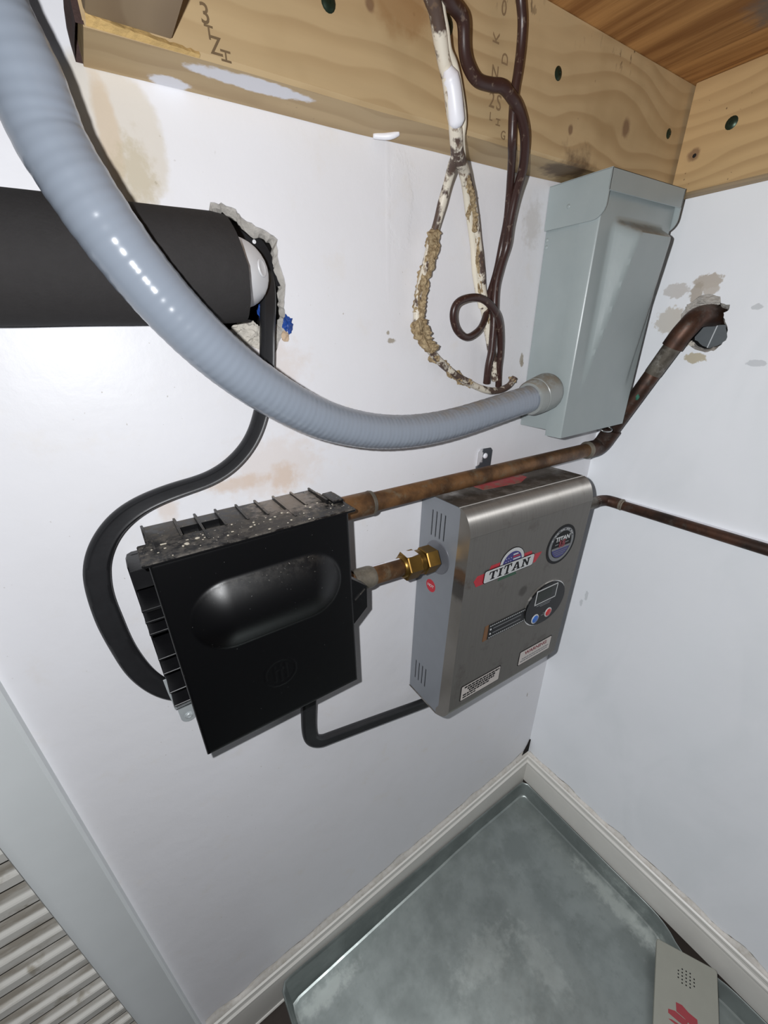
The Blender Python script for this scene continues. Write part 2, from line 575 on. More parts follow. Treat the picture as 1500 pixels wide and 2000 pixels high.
def wall_panel(name, outer, hole, to3, thick, material):
    bm = bmesh.new()
    lo = add_plate_with_holes(bm, outer, [hole], to3, 0.0)
    bk = [bm.verts.new(to3(p[0], p[1], thick)) for p in outer]
    for i in range(len(outer)):
        j = (i + 1) % len(outer)
        bm.faces.new((lo[0][i], lo[0][j], bk[j], bk[i]))
    hb = [bm.verts.new(to3(p[0], p[1], 0.0015)) for p in hole]
    for i in range(len(hole)):
        j = (i + 1) % len(hole)
        bm.faces.new((lo[1][i], lo[1][j], hb[j], hb[i]))
    bm.faces.new(bk)
    return tag(from_bm(name, bm, material), kind='structure')


toB = lambda a, b_, d: (a, d, b_)            # back wall: outline in (x, z), depth along +y
toR = lambda a, b_, d: (d, a, b_)            # right wall: outline in (y, z), depth along +x
ZF = -0.045
wall_back = wall_panel('wall_back', [(-0.925, ZF - 0.09), (0.0, ZF - 0.01), (0.0, 1.72), (-0.925, 1.72)], H1, toB, 0.11, M['wall_back'])
wall_right = wall_panel('wall_right', [(0.0, 0.012), (0.0, 1.42), (-1.05, 1.42), (-1.05, 0.012)], H2, toR, 0.11, M['wall_right'])
wall_back['label'] = 'white painted plaster wall behind the black box and water heater'
wall_right['label'] = 'white painted plaster wall right of the corner'


def hole_lining(parent, hole, to3, seed, step, d1, d2, mat_rim, shrink2=0.002):
    a = hole
    b1 = shrink(hole, step, 0.55, seed)
    c1 = shrink(b1, shrink2, 0.4, seed + 1)
    bm = bmesh.new()
    rnd = random.Random(seed)
    A = [bm.verts.new(to3(p[0], p[1], 0.0012)) for p in a]
    Mi = [bm.verts.new(to3((p[0] + q[0]) / 2 + rnd.uniform(-.0008, .0008), (p[1] + q[1]) / 2, d1 * (0.5 + 0.35 * mnoise.noise(Vector((p[0] * 160, p[1] * 160, 2)))))) for p, q in zip(a, b1)]
    B = [bm.verts.new(to3(p[0], p[1], d1 * rnd.uniform(0.8, 1.3))) for p in b1]
    n = len(a)
    for R0, R1 in ((A, Mi), (Mi, B)):
        for i in range(n):
            j = (i + 1) % n
            bm.faces.new((R0[i], R0[j], R1[j], R1[i]))
    o = from_bm('broken_plaster', bm, mat_rim, parent)
    bm = bmesh.new()
    B2 = [bm.verts.new(to3(p[0], p[1], d1 * 0.8)) for p in b1]
    C2 = [bm.verts.new(to3(p[0], p[1], d2)) for p in c1]
    for i in range(n):
        j = (i + 1) % n
        bm.faces.new((B2[i], B2[j], C2[j], C2[i]))
    for t in tessellate_polygon([[Vector((p[0], p[1], 0)) for p in c1]]):
        try: bm.faces.new([C2[i] for i in t])
        except ValueError: pass
    from_bm('cavity', bm, M['dark'], parent)


box('gap_backing', (0.035, 0.108, -1.05, 0.0, ZF + 0.0005, 0.0115), M['dark'], wall_right)  # dark backing added so the gap under the right baseboard stays black
hole_lining(wall_back, H1, toB, 11, 0.0050, 0.008, 0.075, M['plaster'])
hole_lining(wall_right, H2, toR, 12, 0.0042, 0.010, 0.06, M['plaster'])

crumple('mortar_lump', (0.004, -0.1135, 1.1665), 0.006, 0.0165, 0.0075, M['plaster'], wall_right, 14, 4, 0.4)
crumple('mortar_lump', (0.003, -0.0960, 1.1590), 0.005, 0.0085, 0.0065, M['plaster'], wall_right, 17, 4, 0.4)
crumple('mortar_lump', (0.003, -0.1010, 1.1120), 0.004, 0.0095, 0.0045, M['plaster_light'], wall_right, 19, 4, 0.5)
bm = bmesh.new()
add_box(bm, 0.020, 0.024, -0.150, -0.100, 1.098, 1.136)
from_bm('inner_board', bm, M['cavity_board'], wall_right)
bm = bmesh.new()
add_prism(bm, [(-0.1225, 1.100), (-0.1212, 1.100), (-0.1262, 1.1355), (-0.1275, 1.1355)], lambda a, b_, d: (d, a, b_), 0.0190, 0.0199)
from_bm('inner_board_seam', bm, plain('pale_seam', S(190, 194, 196), 0.6, 0, 0.05, 60), wall_right)

# floor, ceiling
def zfl(x):
    """the old floor sags away from the corner"""
    t = max(0.0, abs(min(x, 0.0)) - 0.2)
    return ZF - 0.09 * min(t, 0.9)


bm = bmesh.new()
fx = [0.11, 0.0, -0.2, -0.3, -0.4, -0.55, -0.7, -0.85, -1.0, -1.3, -1.6]
top = [[bm.verts.new((x, y, zfl(x))) for x in fx] for y in (-1.3, 0.2)]
bot = [[bm.verts.new((x, y, -0.25)) for x in fx] for y in (-1.3, 0.2)]
for i in range(len(fx) - 1):
    bm.faces.new((top[0][i], top[0][i + 1], top[1][i + 1], top[1][i])); bm.faces.new((bot[0][i], bot[1][i], bot[1][i + 1], bot[0][i + 1]))
    bm.faces.new((top[0][i], bot[0][i], bot[0][i + 1], top[0][i + 1])); bm.faces.new((top[1][i], top[1][i + 1], bot[1][i + 1], bot[1][i]))
for i in (0, len(fx) - 1): bm.faces.new((top[0][i], top[1][i], bot[1][i], bot[0][i]))
tag(from_bm('floor', bm, M['floor']), 'dark sagging floor beneath the metal pan', kind='structure')

bC = NB('plywood_ceiling')
fC = bC.noise(bC.P, 42.0, 5.0, 0.65, (1.0, 0.06, 1.0))
cC = bC.mix(bC.ramp(fC, 0.34, 0.68), S(132, 88, 46), S(184, 136, 82))
cC = bC.mix(bC.math('MULTIPLY', bC.ramp(bC.noise(bC.P, 120.0, 4.0, 0.7, (1.0, 0.03, 1.0)), 0.55, 0.72), 0.55), cC, S(98, 58, 26))
gr = bC.blob((-0.115, -0.155, 1.4), 0.026, (1.4, 1, 1), 0.7, 60.0, 0.4)
cC = bC.mix(bC.math('MULTIPLY', gr, 0.85), cC, S(104, 98, 92))
bC.bump(fC, 0.3, 0.001)
M['ply'] = bC.out(cC, 0.7, 0, 0.3)
tag(box('ceiling', (-0.69, 0.0, -1.05, 0.0, 1.399, 1.415), M['ply']), 'orange brown plywood subfloor above the joists', kind='structure')

# door casing left of the wall, two planes: flat board and its inner edge
bm = bmesh.new()
prof = [(-0.872, 0.0), (-0.872, -0.009), (-0.8745, -0.0125), (-0.915, -0.0135), (-0.921, -0.0165), (-0.928, -0.0165), (-0.931, -0.012), (-0.931, 0.02), (-0.925, 0.02), (-0.925, 0.0)]
add_prism(bm, prof, lambda a, b_, d: (a, b_, d), zfl(-0.872), 1.72)
tag(from_bm('trim_1', bm, M['trim'], smooth=True, angle=30), 'white flat door casing left of the back wall', kind='structure')

# louvered door beyond the casing: every slat a piece
bS = NB('louver_paint')
nS = bS.noise(bS.P, 55.0, 5.0, 0.65, (0.25, 1, 1))
cS = bS.mix(bS.ramp(nS, 0.45, 0.7), S(200, 198, 192), S(172, 167, 157))
cS = bS.mix(bS.math('MULTIPLY', bS.ramp(bS.noise(bS.P, 24.0, 4.0, 0.6), 0.56, 0.68), 0.6), cS, S(112, 98, 66))
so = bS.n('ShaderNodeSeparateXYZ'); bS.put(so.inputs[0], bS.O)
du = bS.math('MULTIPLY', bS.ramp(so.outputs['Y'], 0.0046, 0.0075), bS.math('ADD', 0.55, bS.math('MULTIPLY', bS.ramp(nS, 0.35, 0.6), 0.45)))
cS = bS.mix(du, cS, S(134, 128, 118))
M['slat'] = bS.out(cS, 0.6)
door = empty('door_1', (-1.2, 0.0, ZF), 'dirty white louvered door panel left of the door casing', None)
tag(door, kind='structure')
bm = bmesh.new()
pr = [(0.0030, -0.0005), (0.0, 0.0018), (0.0, 0.0140), (0.0012, 0.0160), (0.0045, 0.0178), (0.0120, 0.0182), (0.0340, 0.0225), (0.0340, 0.0150), (0.0080, 0.0080)]
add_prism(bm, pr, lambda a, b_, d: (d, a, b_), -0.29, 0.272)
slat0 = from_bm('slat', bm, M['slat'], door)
PITCH = 0.0418
for k in range(16):
    o = slat0 if k == 0 else slat0.copy()
    if k:
        COL.objects.link(o); o.parent = door
    o.location = (0.0, 0.004 + random.uniform(-.0010, .0010), 0.0268 - ZF + k * PITCH + random.uniform(-.0009, .0009))
    o.rotation_euler = (random.uniform(-.02, .02), 0, 0)
box('rail', (-1.49, -0.9285, 0.006, 0.036, 0.722, 0.80), M['slat'], door, bev=0.003, origin=(-1.2, 0, ZF))
box('back_panel', (-1.49, -0.9285, 0.062, 0.07, ZF + 0.001, 0.80), M['dark'], door, origin=(-1.2, 0, ZF))

# baseboards: moulded profile (out from wall, height) swept along each wall
BP = [(0, 0.0), (0.0135, 0.0), (0.0135, 0.058), (0.0125, 0.064), (0.0145, 0.068), (0.0142, 0.072), (0.0105, 0.0755), (0.0095, 0.080),
      (0.0105, 0.083), (0.0098, 0.087), (0.006, 0.0895), (0, 0.090)]
TILT = 0.075
SHOE = [(0, -0.2), (0.0135, -0.2), (0.0135, -0.196), (0.0160, -0.194), (0.0165, -0.191), (0.0150, -0.188), (0.0135, -0.187)]
BPs = SHOE + BP[2:]
bm = bmesh.new()
RS = []
for x in (0.0, -0.2, -0.3, -0.4, -0.55, -0.7, -0.872):
    RS.append([bm.verts.new((x - (p[0] if x == 0.0 else 0), -p[0], (p[1] - TILT * abs(x)) if p[1] > 0 else zfl(x) + 0.2 + p[1])) for p in BPs])
for r0, r1 in zip(RS, RS[1:]):
    for i in range(len(BPs)):
        j = (i + 1) % len(BPs); bm.faces.new((r0[i], r0[j], r1[j], r1[i]))
bm.faces.new(list(reversed(RS[0]))); bm.faces.new(RS[-1])
bb = tag(from_bm('baseboard_back', bm, M['base'], smooth=True, angle=28), 'white moulded baseboard along the back wall', kind='structure')
bm = bmesh.new()
R0 = [bm.verts.new((-p[0], -p[0], (p[1] if p[1] > 0 else -0.004))) for p in BP]
R1 = [bm.verts.new((-p[0], -1.05, (p[1] if p[1] > 0 else -0.004))) for p in BP]
for i in range(len(BP)):
    j = (i + 1) % len(BP); bm.faces.new((R0[i], R0[j], R1[j], R1[i]))
bm.faces.new(list(reversed(R0))); bm.faces.new(R1)
br = tag(from_bm('baseboard_right', bm, M['base'], smooth=True, angle=28), 'white moulded baseboard along the right wall', kind='structure')

# ragged caulk smeared above each baseboard
bK = NB('caulk')
nK = bK.noise(bK.P, 120.0, 5.0, 0.7)
cK = bK.mix(bK.ramp(nK, 0.4, 0.7), S(206, 202, 196), S(190, 184, 174))
cK = bK.mix(bK.ramp(bK.noise(bK.P, 170.0, 3.0, 0.6), 0.72, 0.75), cK, S(96, 86, 70))
M['caulk'] = bK.out(cK, 0.7)


def caulk(parent, fn, L, seed, hmin, hmax):
    rnd = random.Random(seed)
    n = 150
    bm = bmesh.new()
    rows = []
    for i in range(n + 1):
        s = L * i / n
        h = hmin + (hmax - hmin) * max(0.0, mnoise.noise(Vector((s * 22, seed, 0))) * 0.9 + 0.45) + rnd.uniform(-.0008, .0008)
        t = 0.0022 + 0.0012 * mnoise.noise(Vector((s * 60, seed + 3, 0)))
        rows.append([bm.verts.new(fn(s, 0.0065, -0.002)), bm.verts.new(fn(s, 0.0062 + t * 0.3, 0.001)), bm.verts.new(fn(s, t, h * 0.5)), bm.verts.new(fn(s, 0.0003, h))])
    for a, b_ in zip(rows, rows[1:]):
        for k in range(3): bm.faces.new((a[k], a[k + 1], b_[k + 1], b_[k]))
    return from_bm('caulk', bm, M['caulk'], parent, smooth=True)


M['grime'] = plain('grime_line', S(92, 82, 62), 0.9, 0, 0.3, 120)


def grime(parent, fn, L, seed, hmin, hmax):
    bm = bmesh.new()
    prev = None
    rnd = random.Random(seed + 40)
    for i in range(301):
        s = L * i / 300
        h = hmin + (hmax - hmin) * max(0.0, mnoise.noise(Vector((s * 22, seed, 0))) * 0.9 + 0.45)
        e = 0.0016 * max(-0.4, mnoise.noise(Vector((s * 14, seed + 8, 0))) + 0.6 * mnoise.noise(Vector((s * 120, seed + 9, 0)))) + rnd.uniform(0, .0005)
        row = [bm.verts.new(fn(s, 0.0002, h - 0.004)), bm.verts.new(fn(s, 0.00025, h + e))]
        if prev: bm.faces.new((prev[0], prev[1], row[1], row[0]))
        prev = row
    return from_bm('grime_line', bm, M['grime'], parent)


grime(bb, lambda s, o, h: (-0.006 - s, -o, 0.090 - TILT * (s + 0.006) + h), 0.86, 5, 0.008, 0.019)
grime(br, lambda s, o, h: (-o, -0.006 - s, 0.090 + h), 0.9, 9, 0.003, 0.013)
caulk(bb, lambda s, o, h: (-0.006 - s, -o, 0.090 - TILT * (s + 0.006) + h), 0.86, 5, 0.008, 0.019)
caulk(br, lambda s, o, h: (-o, -0.006 - s, 0.090 + h), 0.9, 9, 0.003, 0.013)
# torn gap where the two walls meet above the baseboard
bm = bmesh.new()
add_prism(bm, [(-0.0300, 0.092), (-0.018, 0.108), (-0.009, 0.124), (-0.003, 0.139), (-0.0006, 0.141), (-0.0006, 0.096), (-0.014, 0.094)], lambda a, b_, d: (a, d, b_), -0.0030, -0.0002)
from_bm('torn_gap', bm, M['dark'], wall_back)

# ------------------------------------------------------------------ joists
bm_, col = mat_pine('pine_rim', 'x', [(-0.157, 1.339, 0.0130), (-0.255, 1.322, 0.0060), (-0.50, 1.350, 0.006), (-0.40, 1.42, 0.02)], 1.35)
col = bm_.mix(bm_.math('MULTIPLY', bm_.blob((-0.475, -0.045, 1.362), 0.020, (1.3, 1, 1), 0.6, 60.0, 0.3), 0.55), col, S(140, 100, 58))
sx = bm_.n('ShaderNodeSeparateXYZ'); bm_.put(sx.inputs[0], bm_.P)
topm = bm_.ramp(sx.outputs['Z'], 1.375, 1.395)
nick = bm_.math('MULTIPLY', bm_.ramp(bm_.noise(bm_.P, 150.0, 2.0, 0.5, (1.6, 1, 0.7)), 0.60, 0.66), topm)
nick = bm_.math('MULTIPLY', nick, bm_.ramp(bm_.noise(bm_.P, 16.0, 2.0), 0.45, 0.6))
col = bm_.mix(nick, col, S(52, 36, 26))
# white wall paint slopped on the underside and lower edge
pn = bm_.blob((-0.590, -0.030, 1.294), 0.010, (4.2, 0.8, 1), 0.5, 90.0, 0.15)
pn2 = bm_.blob((-0.640, -0.006, 1.294), 0.008, (1.6, 0.9, 1), 0.6, 120.0, 0.2)
pn = bm_.math('MAXIMUM', pn, pn2)
col = bm_.mix(pn, col, S(226, 226, 232))
st = bm_.blob((-0.235, -0.03, 1.294), 0.02, (1.6, 0.9, 1), 0.7, 80.0, 0.4)
col = bm_.mix(bm_.math('MULTIPLY', st, 0.75), col, S(66, 46, 38))
M['pine_rim'] = bm_.out(col, 0.6, 0, 0.35)
bm_, col = mat_pine('pine_side', 'y', [(-0.0651, 1.3273, 0.0105), (-0.21, 1.36, 0.006)], 1.35, S(190, 160, 116))
M['pine_side'] = bm_.out(col, 0.6, 0, 0.35)
bm_, col = mat_pine('pine_cross', 'y', [(-0.14, 1.33, 0.006)], 1.35, S(172, 148, 116), S(128, 100, 70), 50.0)
M['pine_cross'] = bm_.out(col, 0.65, 0, 0.3)
M['splinter'] = plain('splintered_pine', S(206, 172, 112), 0.8, 0, 0.25, 80, 0.6)
M['bark'] = plain('joist_end_dark', S(66, 48, 44), 0.9, 0, 0.35, 120, 0.8)

bm = bmesh.new()
# rim joist: slightly wavy lower edge, in 24 stations
secs = []
for i in range(25):
    x = -0.689 + (0.689 - 0.0015) * i / 24
    w = 0.0012 * mnoise.noise(Vector((x * 9, 3, 1)))
    secs.append([bm.verts.new(p) for p in ((x, -0.0006, 1.2945 + w), (x, -0.0415, 1.2955 + w), (x, -0.0435, 1.298 + w), (x, -0.0435, 1.3985), (x, -0.0006, 1.3985))])
for a, b_ in zip(secs, secs[1:]):
    for k in range(5): bm.faces.new((a[k], a[(k + 1) % 5], b_[(k + 1) % 5], b_[k]))
bm.faces.new(list(reversed(secs[0]))); bm.faces.new(secs[-1])
rim = from_bm('ceiling_joist', bm, M['pine_rim'])
tag(rim, 'knotty pine joist fixed along the top of the back wall, stamped and paint smeared', 'joist')
# rough sawn dark end and splinters
bm = bmesh.new()
rnd = random.Random(5)
prev = None
for i in range(15):
    z = 1.2955 + 0.1028 * i / 14
    e = -0.6905 - 0.002 * rnd.random()
    ring = [bm.verts.new(p) for p in ((e - 0.0015 * rnd.random(), -0.0008, z), (e - 0.002 * rnd.random(), -0.02, z), (e - 0.001 * rnd.random(), -0.043, z),
                                       (-0.6885, -0.043, z), (-0.6885, -0.0008, z))]
    if prev:
        for k in range(5): bm.faces.new((prev[k], prev[(k + 1) % 5], ring[(k + 1) % 5], ring[k]))
    prev = ring
from_bm('rough_end', bm, M['bark'], rim)
bm = bmesh.new()
prev = None
for i in range(26):
    x = -0.6875 + 0.060 * i / 25
    h = (0.0075 * (1 - i / 25) ** 2 + 0.0018) * rnd.uniform(0.75, 1.2)
    ring = [bm.verts.new(p) for p in ((x, -0.0425, 1.2955), (x, -0.0450 - 0.003 * (1 - i / 25), 1.2958 + h * 0.25), (x, -0.0437, 1.2965 + h))]
    if prev:
        for k in range(3): bm.faces.new((prev[k], prev[(k + 1) % 3], ring[(k + 1) % 3], ring[k]))
    prev = ring
from_bm('splinter', bm, M['splinter'], rim)

side = box('ceiling_joist', (-0.0355, -0.0006, -1.05, -0.0475, 1.2895, 1.3985), M['pine_side'], bev=0.0015)
tag(side, 'pine joist fixed along the top of the right wall with an oval knot', 'joist')
cross = box('ceiling_joist', (-0.688, -0.6435, -0.62, -0.0475, 1.2975, 1.3985), M['pine_cross'], bev=0.002)
tag(cross, 'greyish pine joist butting the stamped joist at upper left of the photo', 'joist')

M['screw'] = plain('green_screw', S(44, 58, 46), 0.35, 0.6, 0.2, 200)
M['hole_black'] = plain('hole_black', S(20, 16, 13), 0.9, 0, 0.2, 100)


def screw(parent, p, nrm, r, tilt=0.0):
    n = Vector(nrm)
    bm = bmesh.new()
    add_lathe(bm, Vector(p), n, [(-0.001, r * 1.25), (0.0002, r * 1.25), (0.0006, r), (0.0013, r * 0.8), (0.0014, r * 0.35), (0.0007, r * 0.3)], 16)
    return from_bm('screw', bm, M['screw'], parent, smooth=True, angle=40)


for x, z, r in ((-0.2855, 1.3575, 0.0042), (-0.0645, 1.349, 0.004), (-0.5340, 1.3425, 0.0045), (-0.4275, 1.3565, 0.0052)):
    screw(rim, (x, -0.0435, z), (0, -1, 0), r)
screw(side, (-0.0355, -0.098, 1.3475), (-1, 0, 0), 0.005)
bm = bmesh.new()
add_lathe(bm, (-0.0355, -0.066, 1.3265), (-1, 0, 0), [(0, 0.0022), (0.0004, 0.0018)], 10)
from_bm('knot_hole', bm, M['hole_black'], side)

# ink stamps
M['ink'] = plain('stamp_ink', S(132, 108, 78), 0.8, 0, 0.3, 150)
M['ink_dark'] = plain('stamp_ink_dark', S(108, 88, 62), 0.8, 0, 0.3, 150)
for i_, (ch, x, z, sz, rot) in enumerate((('3', -0.6205, 1.3155, 0.013, 0), ('T', -0.6195, 1.3078, 0.009, 0), ('Z', -0.6165, 1.3025, 0.012, 0), ('H', -0.6105, 1.2995, 0.009, 90),
                          ('N', -0.3705, 1.3405, 0.012, 0), ('2', -0.372, 1.3225, 0.015, 0), ('S', -0.363, 1.322, 0.015, 0), ('0', -0.366, 1.380, 0.013, 0),
                          ('G', -0.354, 1.3015, 0.009, 0), ('H', -0.362, 1.3095, 0.008, 90), ('L', -0.372, 1.3115, 0.008, 0), ('K', -0.3725, 1.361, 0.011, 90), ('D', -0.360, 1.351, 0.011, 90))):
    a = math.radians(rot)
    text_mesh('ink_stamp', ch, sz, M['ink_dark'] if x < -0.5 else M['ink'], rim,
              frame((x, -0.0436 - 0.00007 * (i_ + 1), z), (math.cos(a), 0, math.sin(a)), (-math.sin(a), 0, math.cos(a))), 0.00004, 0, 0.0001)
# drip of wall paint over the lower edge
M['white_paint'] = plain('white_paint', S(232, 232, 238), 0.4, 0, 0.04, 60)
bm = bmesh.new()
add_sweep(bm, catmull([(-0.4745, -0.006, 1.2935), (-0.467, -0.012, 1.2925), (-0.461, -0.016, 1.2930), (-0.456, -0.018, 1.295)], 6), lambda i, s: circ(0.0026 - 0.0004 * abs(i - 9) / 9, 10))
from_bm('paint_drip', bm, M['white_paint'], rim, smooth=True)

# ------------------------------------------------------------------ big grey conduit
def mat_conduit():
    b = NB('conduit_pvc')
    up = b.n('ShaderNodeSeparateXYZ'); b.put(up.inputs[0], b.Nrm)
    px = b.n('ShaderNodeSeparateXYZ'); b.put(px.inputs[0], b.P)
    dust = b.math('MULTIPLY', b.ramp(up.outputs['Z'], 0.45, 0.95), b.ramp(px.outputs['X'], -0.56, -0.36))
    dust = b.math('MULTIPLY', dust, b.ramp(b.noise(b.P, 70.0, 6.0, 0.7), 0.30, 0.62))
    c = b.mix(b.noise(b.P, 9.0, 2.0), S(138, 147, 160), S(150, 158, 170))
    c = b.mix(b.math('MULTIPLY', dust, 0.65), c, S(138, 124, 104))
    return b.out(c, b.math('ADD', 0.22, b.math('MULTIPLY', dust, 0.5)), 0.0, 0.5)


M['conduit'] = mat_conduit()
bF = NB('conduit_fitting')
uF = bF.n('ShaderNodeSeparateXYZ'); bF.put(uF.inputs[0], bF.Nrm)
dF = bF.math('MULTIPLY', bF.ramp(uF.outputs['Z'], 0.2, 0.8), bF.ramp(bF.noise(bF.P, 90.0, 6.0, 0.7), 0.30, 0.60))
M['fitting'] = bF.out(bF.mix(bF.math('MULTIPLY', dF, 0.8), S(146, 150, 148), S(126, 114, 96)), bF.math('ADD', 0.3, bF.math('MULTIPLY', dF, 0.5)))
CONDUIT = [(-0.7306, -0.0700, 1.3169), (-0.7311, -0.0800, 1.2919), (-0.7294, -0.0860, 1.2707), (-0.7250, -0.0880, 1.2535), (-0.7230, -0.0880, 1.2337),
           (-0.7181, -0.0910, 1.2183), (-0.7005, -0.0960, 1.1789), (-0.6609, -0.0920, 1.1269), (-0.6049, -0.0780, 1.0860), (-0.5566, -0.0670, 1.0627),
           (-0.4956, -0.0580, 1.0458), (-0.4153, -0.0500, 1.0399), (-0.3229, -0.0460, 1.0486), (-0.2552, -0.0440, 1.0555), (-0.2254, -0.0430, 1.0612)]
CONDUIT = [(-0.733, -0.040, 1.70), (-0.733, -0.041, 1.58), (-0.733, -0.045, 1.45), (-0.7335, -0.056, 1.37)] + CONDUIT[:-1]
CONDUIT[4] = (-0.7330, -0.069, 1.319)
CONDUIT[5] = (-0.7330, -0.0790, 1.2919)
CONDUIT[6] = (-0.7308, -0.0850, 1.2707)


def smooth_path(pts, per, it):
    P = catmull(pts, per)
    for _ in range(it):
        Q = [p.copy() for p in P]
        for i in range(1, len(P) - 1):
            P[i] = Q[i] * 0.5 + (Q[i - 1] + Q[i + 1]) * 0.25
    return P


def ribbed_sweep(name, path, r, amp, pitch, material, parent=None, n=28, rnd_amp=0.25, seed=2):
    bm = bmesh.new()

    def prof(i, s):
        ph = s / pitch
        k = amp * 2.0 * math.cos(2 * math.pi * ph * 0.4) * (0.5 + mnoise.noise(Vector((s * 9, 4, seed)))) + amp * math.cos(2 * math.pi * ph) * (1 + rnd_amp * mnoise.noise(Vector((ph * 0.37, seed, 0))))
        return circ(r + k, n)
    add_sweep(bm, path, prof)
    return from_bm(name, bm, material, parent, smooth=True)


cpath = resample(smooth_path(CONDUIT, 14, 60), 0.0007)
conduit = ribbed_sweep('conduit', cpath, 0.0172, 0.000075, 0.0055, M['conduit'])
tag(conduit, 'thick grey flexible conduit sweeping from upper left to the grey metal box', 'conduit')
# connector: nut, gland and collar on the box wall
fd = Vector((0.963, 0.02, 0.17)).normalized()
fo = Vector((-0.2620, -0.0440, 1.0545))
bm = bmesh.new()
add_lathe(bm, fo, fd, [(0.000, 0.0176), (0.0004, 0.0205), (0.003, 0.0222), (0.010, 0.0232), (0.0112, 0.0232), (0.0118, 0.0225), (0.0128, 0.0225), (0.0134, 0.0234), (0.022, 0.0240), (0.034, 0.0245), (0.037, 0.0240), (0.040, 0.0228), (0.0425, 0.0205)], 40)
con = from_bm('connector', bm, M['fitting'], conduit, smooth=True, angle=30)
con['label'] = 'dusty grey connector nut'

# ------------------------------------------------------------------ grey metal disconnect box
bG = NB('grey_enamel')
upg = bG.n('ShaderNodeSeparateXYZ'); bG.put(upg.inputs[0], bG.Nrm)
ng = bG.noise(bG.P, 30.0, 4.0)
cg = bG.mix(ng, S(146, 156, 157), S(158, 167, 167))
dg_ = bG.math('MULTIPLY', bG.ramp(upg.outputs['Z'], 0.35, 0.8), bG.ramp(bG.noise(bG.P, 60.0, 5.0, 0.7), 0.35, 0.6))
cg = bG.mix(bG.math('MULTIPLY', dg_, 0.7), cg, S(118, 108, 92))
bG.bump(bG.noise(bG.P, 260.0, 3.0), 0.12, 0.0005)
M['enamel'] = bG.out(cg, 0.33, 0.0, 0.5)
M['wire_ring'] = plain('zinc_wire', S(170, 172, 172), 0.35, 0.9, 0.1, 200)

BX = (-0.139, -0.035, 1.004)
dbox = empty('disconnect_box', BX, 'grey metal disconnect box mounted under the joist beside the corner', 'electrical box')
bm = bmesh.new()
add_box(bm, -0.2172, -0.0610, -0.062, -0.0006, 1.0085, 1.2855, 0.0012, 2)
from_bm('body', bm, M['enamel'], dbox, True, 35, BX)
bm = bmesh.new()
# front cover folded round both sides, with a hip-shaped raised boss
bxl, bxr, zlo, zhi, yf = -0.2185, -0.0597, 1.001, 1.272, -0.0705
NX, NZ = 56, 84


def smin(a, b_, k):
    h = max(0.0, min(1.0, 0.5 + 0.5 * (b_ - a) / k))
    return b_ * (1 - h) + a * h - k * h * (1 - h)


def boss(x, z):
    h = smin(0.0250 * (z - 1.062) / (1.232 - 1.062), 1.28 * (x + 0.1930), 0.0016)
    h = smin(h, 1.05 * (-0.0760 - x), 0.006)
    h = smin(h, 1.9 * (1.2475 - z), 0.005)
    h = smin(h, 1.1 * ((-0.0760 - x) * 0.7071 + (1.2475 - z) * 0.7071 - 0.004), 0.004)
    h = smin(h, 1.1 * ((x + 0.193) * 0.7071 + (1.2475 - z) * 0.7071 - 0.003), 0.004)
    return 0.0 if h <= -0.002 else (h if h > 0.002 else (h + 0.002) ** 2 / 0.008)


G = [[bm.verts.new((bxl + 0.0015 + (bxr - bxl - 0.003) * i / NX, yf - boss(bxl + (bxr - bxl) * i / NX, zlo + (zhi - zlo) * j / NZ), zlo + (zhi - zlo) * j / NZ)) for i in range(NX + 1)] for j in range(NZ + 1)]
for j in range(NZ):
    for i in range(NX):
        bm.faces.new((G[j][i], G[j][i + 1], G[j + 1][i + 1], G[j + 1][i]))
for side_ in (0, NX):
    xs = bxl if side_ == 0 else bxr
    A = [bm.verts.new((xs, yf + 0.0018, zlo + (zhi - zlo) * j / NZ)) for j in range(NZ + 1)]
    B = [bm.verts.new((xs, -0.046, zlo + (zhi - zlo) * j / NZ)) for j in range(NZ + 1)]
    C = [bm.verts.new((xs + (0.0012 if side_ == 0 else -0.0012), -0.046, zlo + (zhi - zlo) * j / NZ)) for j in range(NZ + 1)]
    for j in range(NZ):
        bm.faces.new((G[j][side_], G[j + 1][side_], A[j + 1], A[j]))
        bm.faces.new((A[j], A[j + 1], B[j + 1], B[j]))
        bm.faces.new((B[j], B[j + 1], C[j + 1], C[j]))
btm = [bm.verts.new(p) for p in ((bxl + 0.0015, yf, zlo), (bxr - 0.0015, yf, zlo), (bxr - 0.0015, -0.046, zlo), (bxl + 0.0015, -0.046, zlo))]
bm.faces.new(btm)
from_bm('cover', bm, M['enamel'], dbox, True, 40, BX)
# hood
bm = bmesh.new()
hy, ht, hb = -0.0768, 1.2892, 1.2455
add_box(bm, -0.2205, -0.0578, hy, -0.0006, ht - 0.0014, ht, 0.0006, 1)
add_box(bm, -0.2205, -0.0578, hy, hy + 0.0014, 1.2695, ht, 0.0006, 1)
fl_o = [(-0.0006, ht), (hy, ht)]
for k in range(7):
    a = math.pi / 2 * k / 6
    fl_o.append((hy + 0.014 - 0.014 * math.cos(a), hb + 0.014 - 0.014 * math.sin(a)))
fl_o += [(-0.0006, hb)]
add_prism(bm, fl_o, lambda a, b_, d: (d, a, b_), -0.2205, -0.2190)
add_prism(bm, fl_o, lambda a, b_, d: (d, a, b_), -0.0593, -0.0578)
from_bm('hood', bm, M['enamel'], dbox, True, 35, BX)
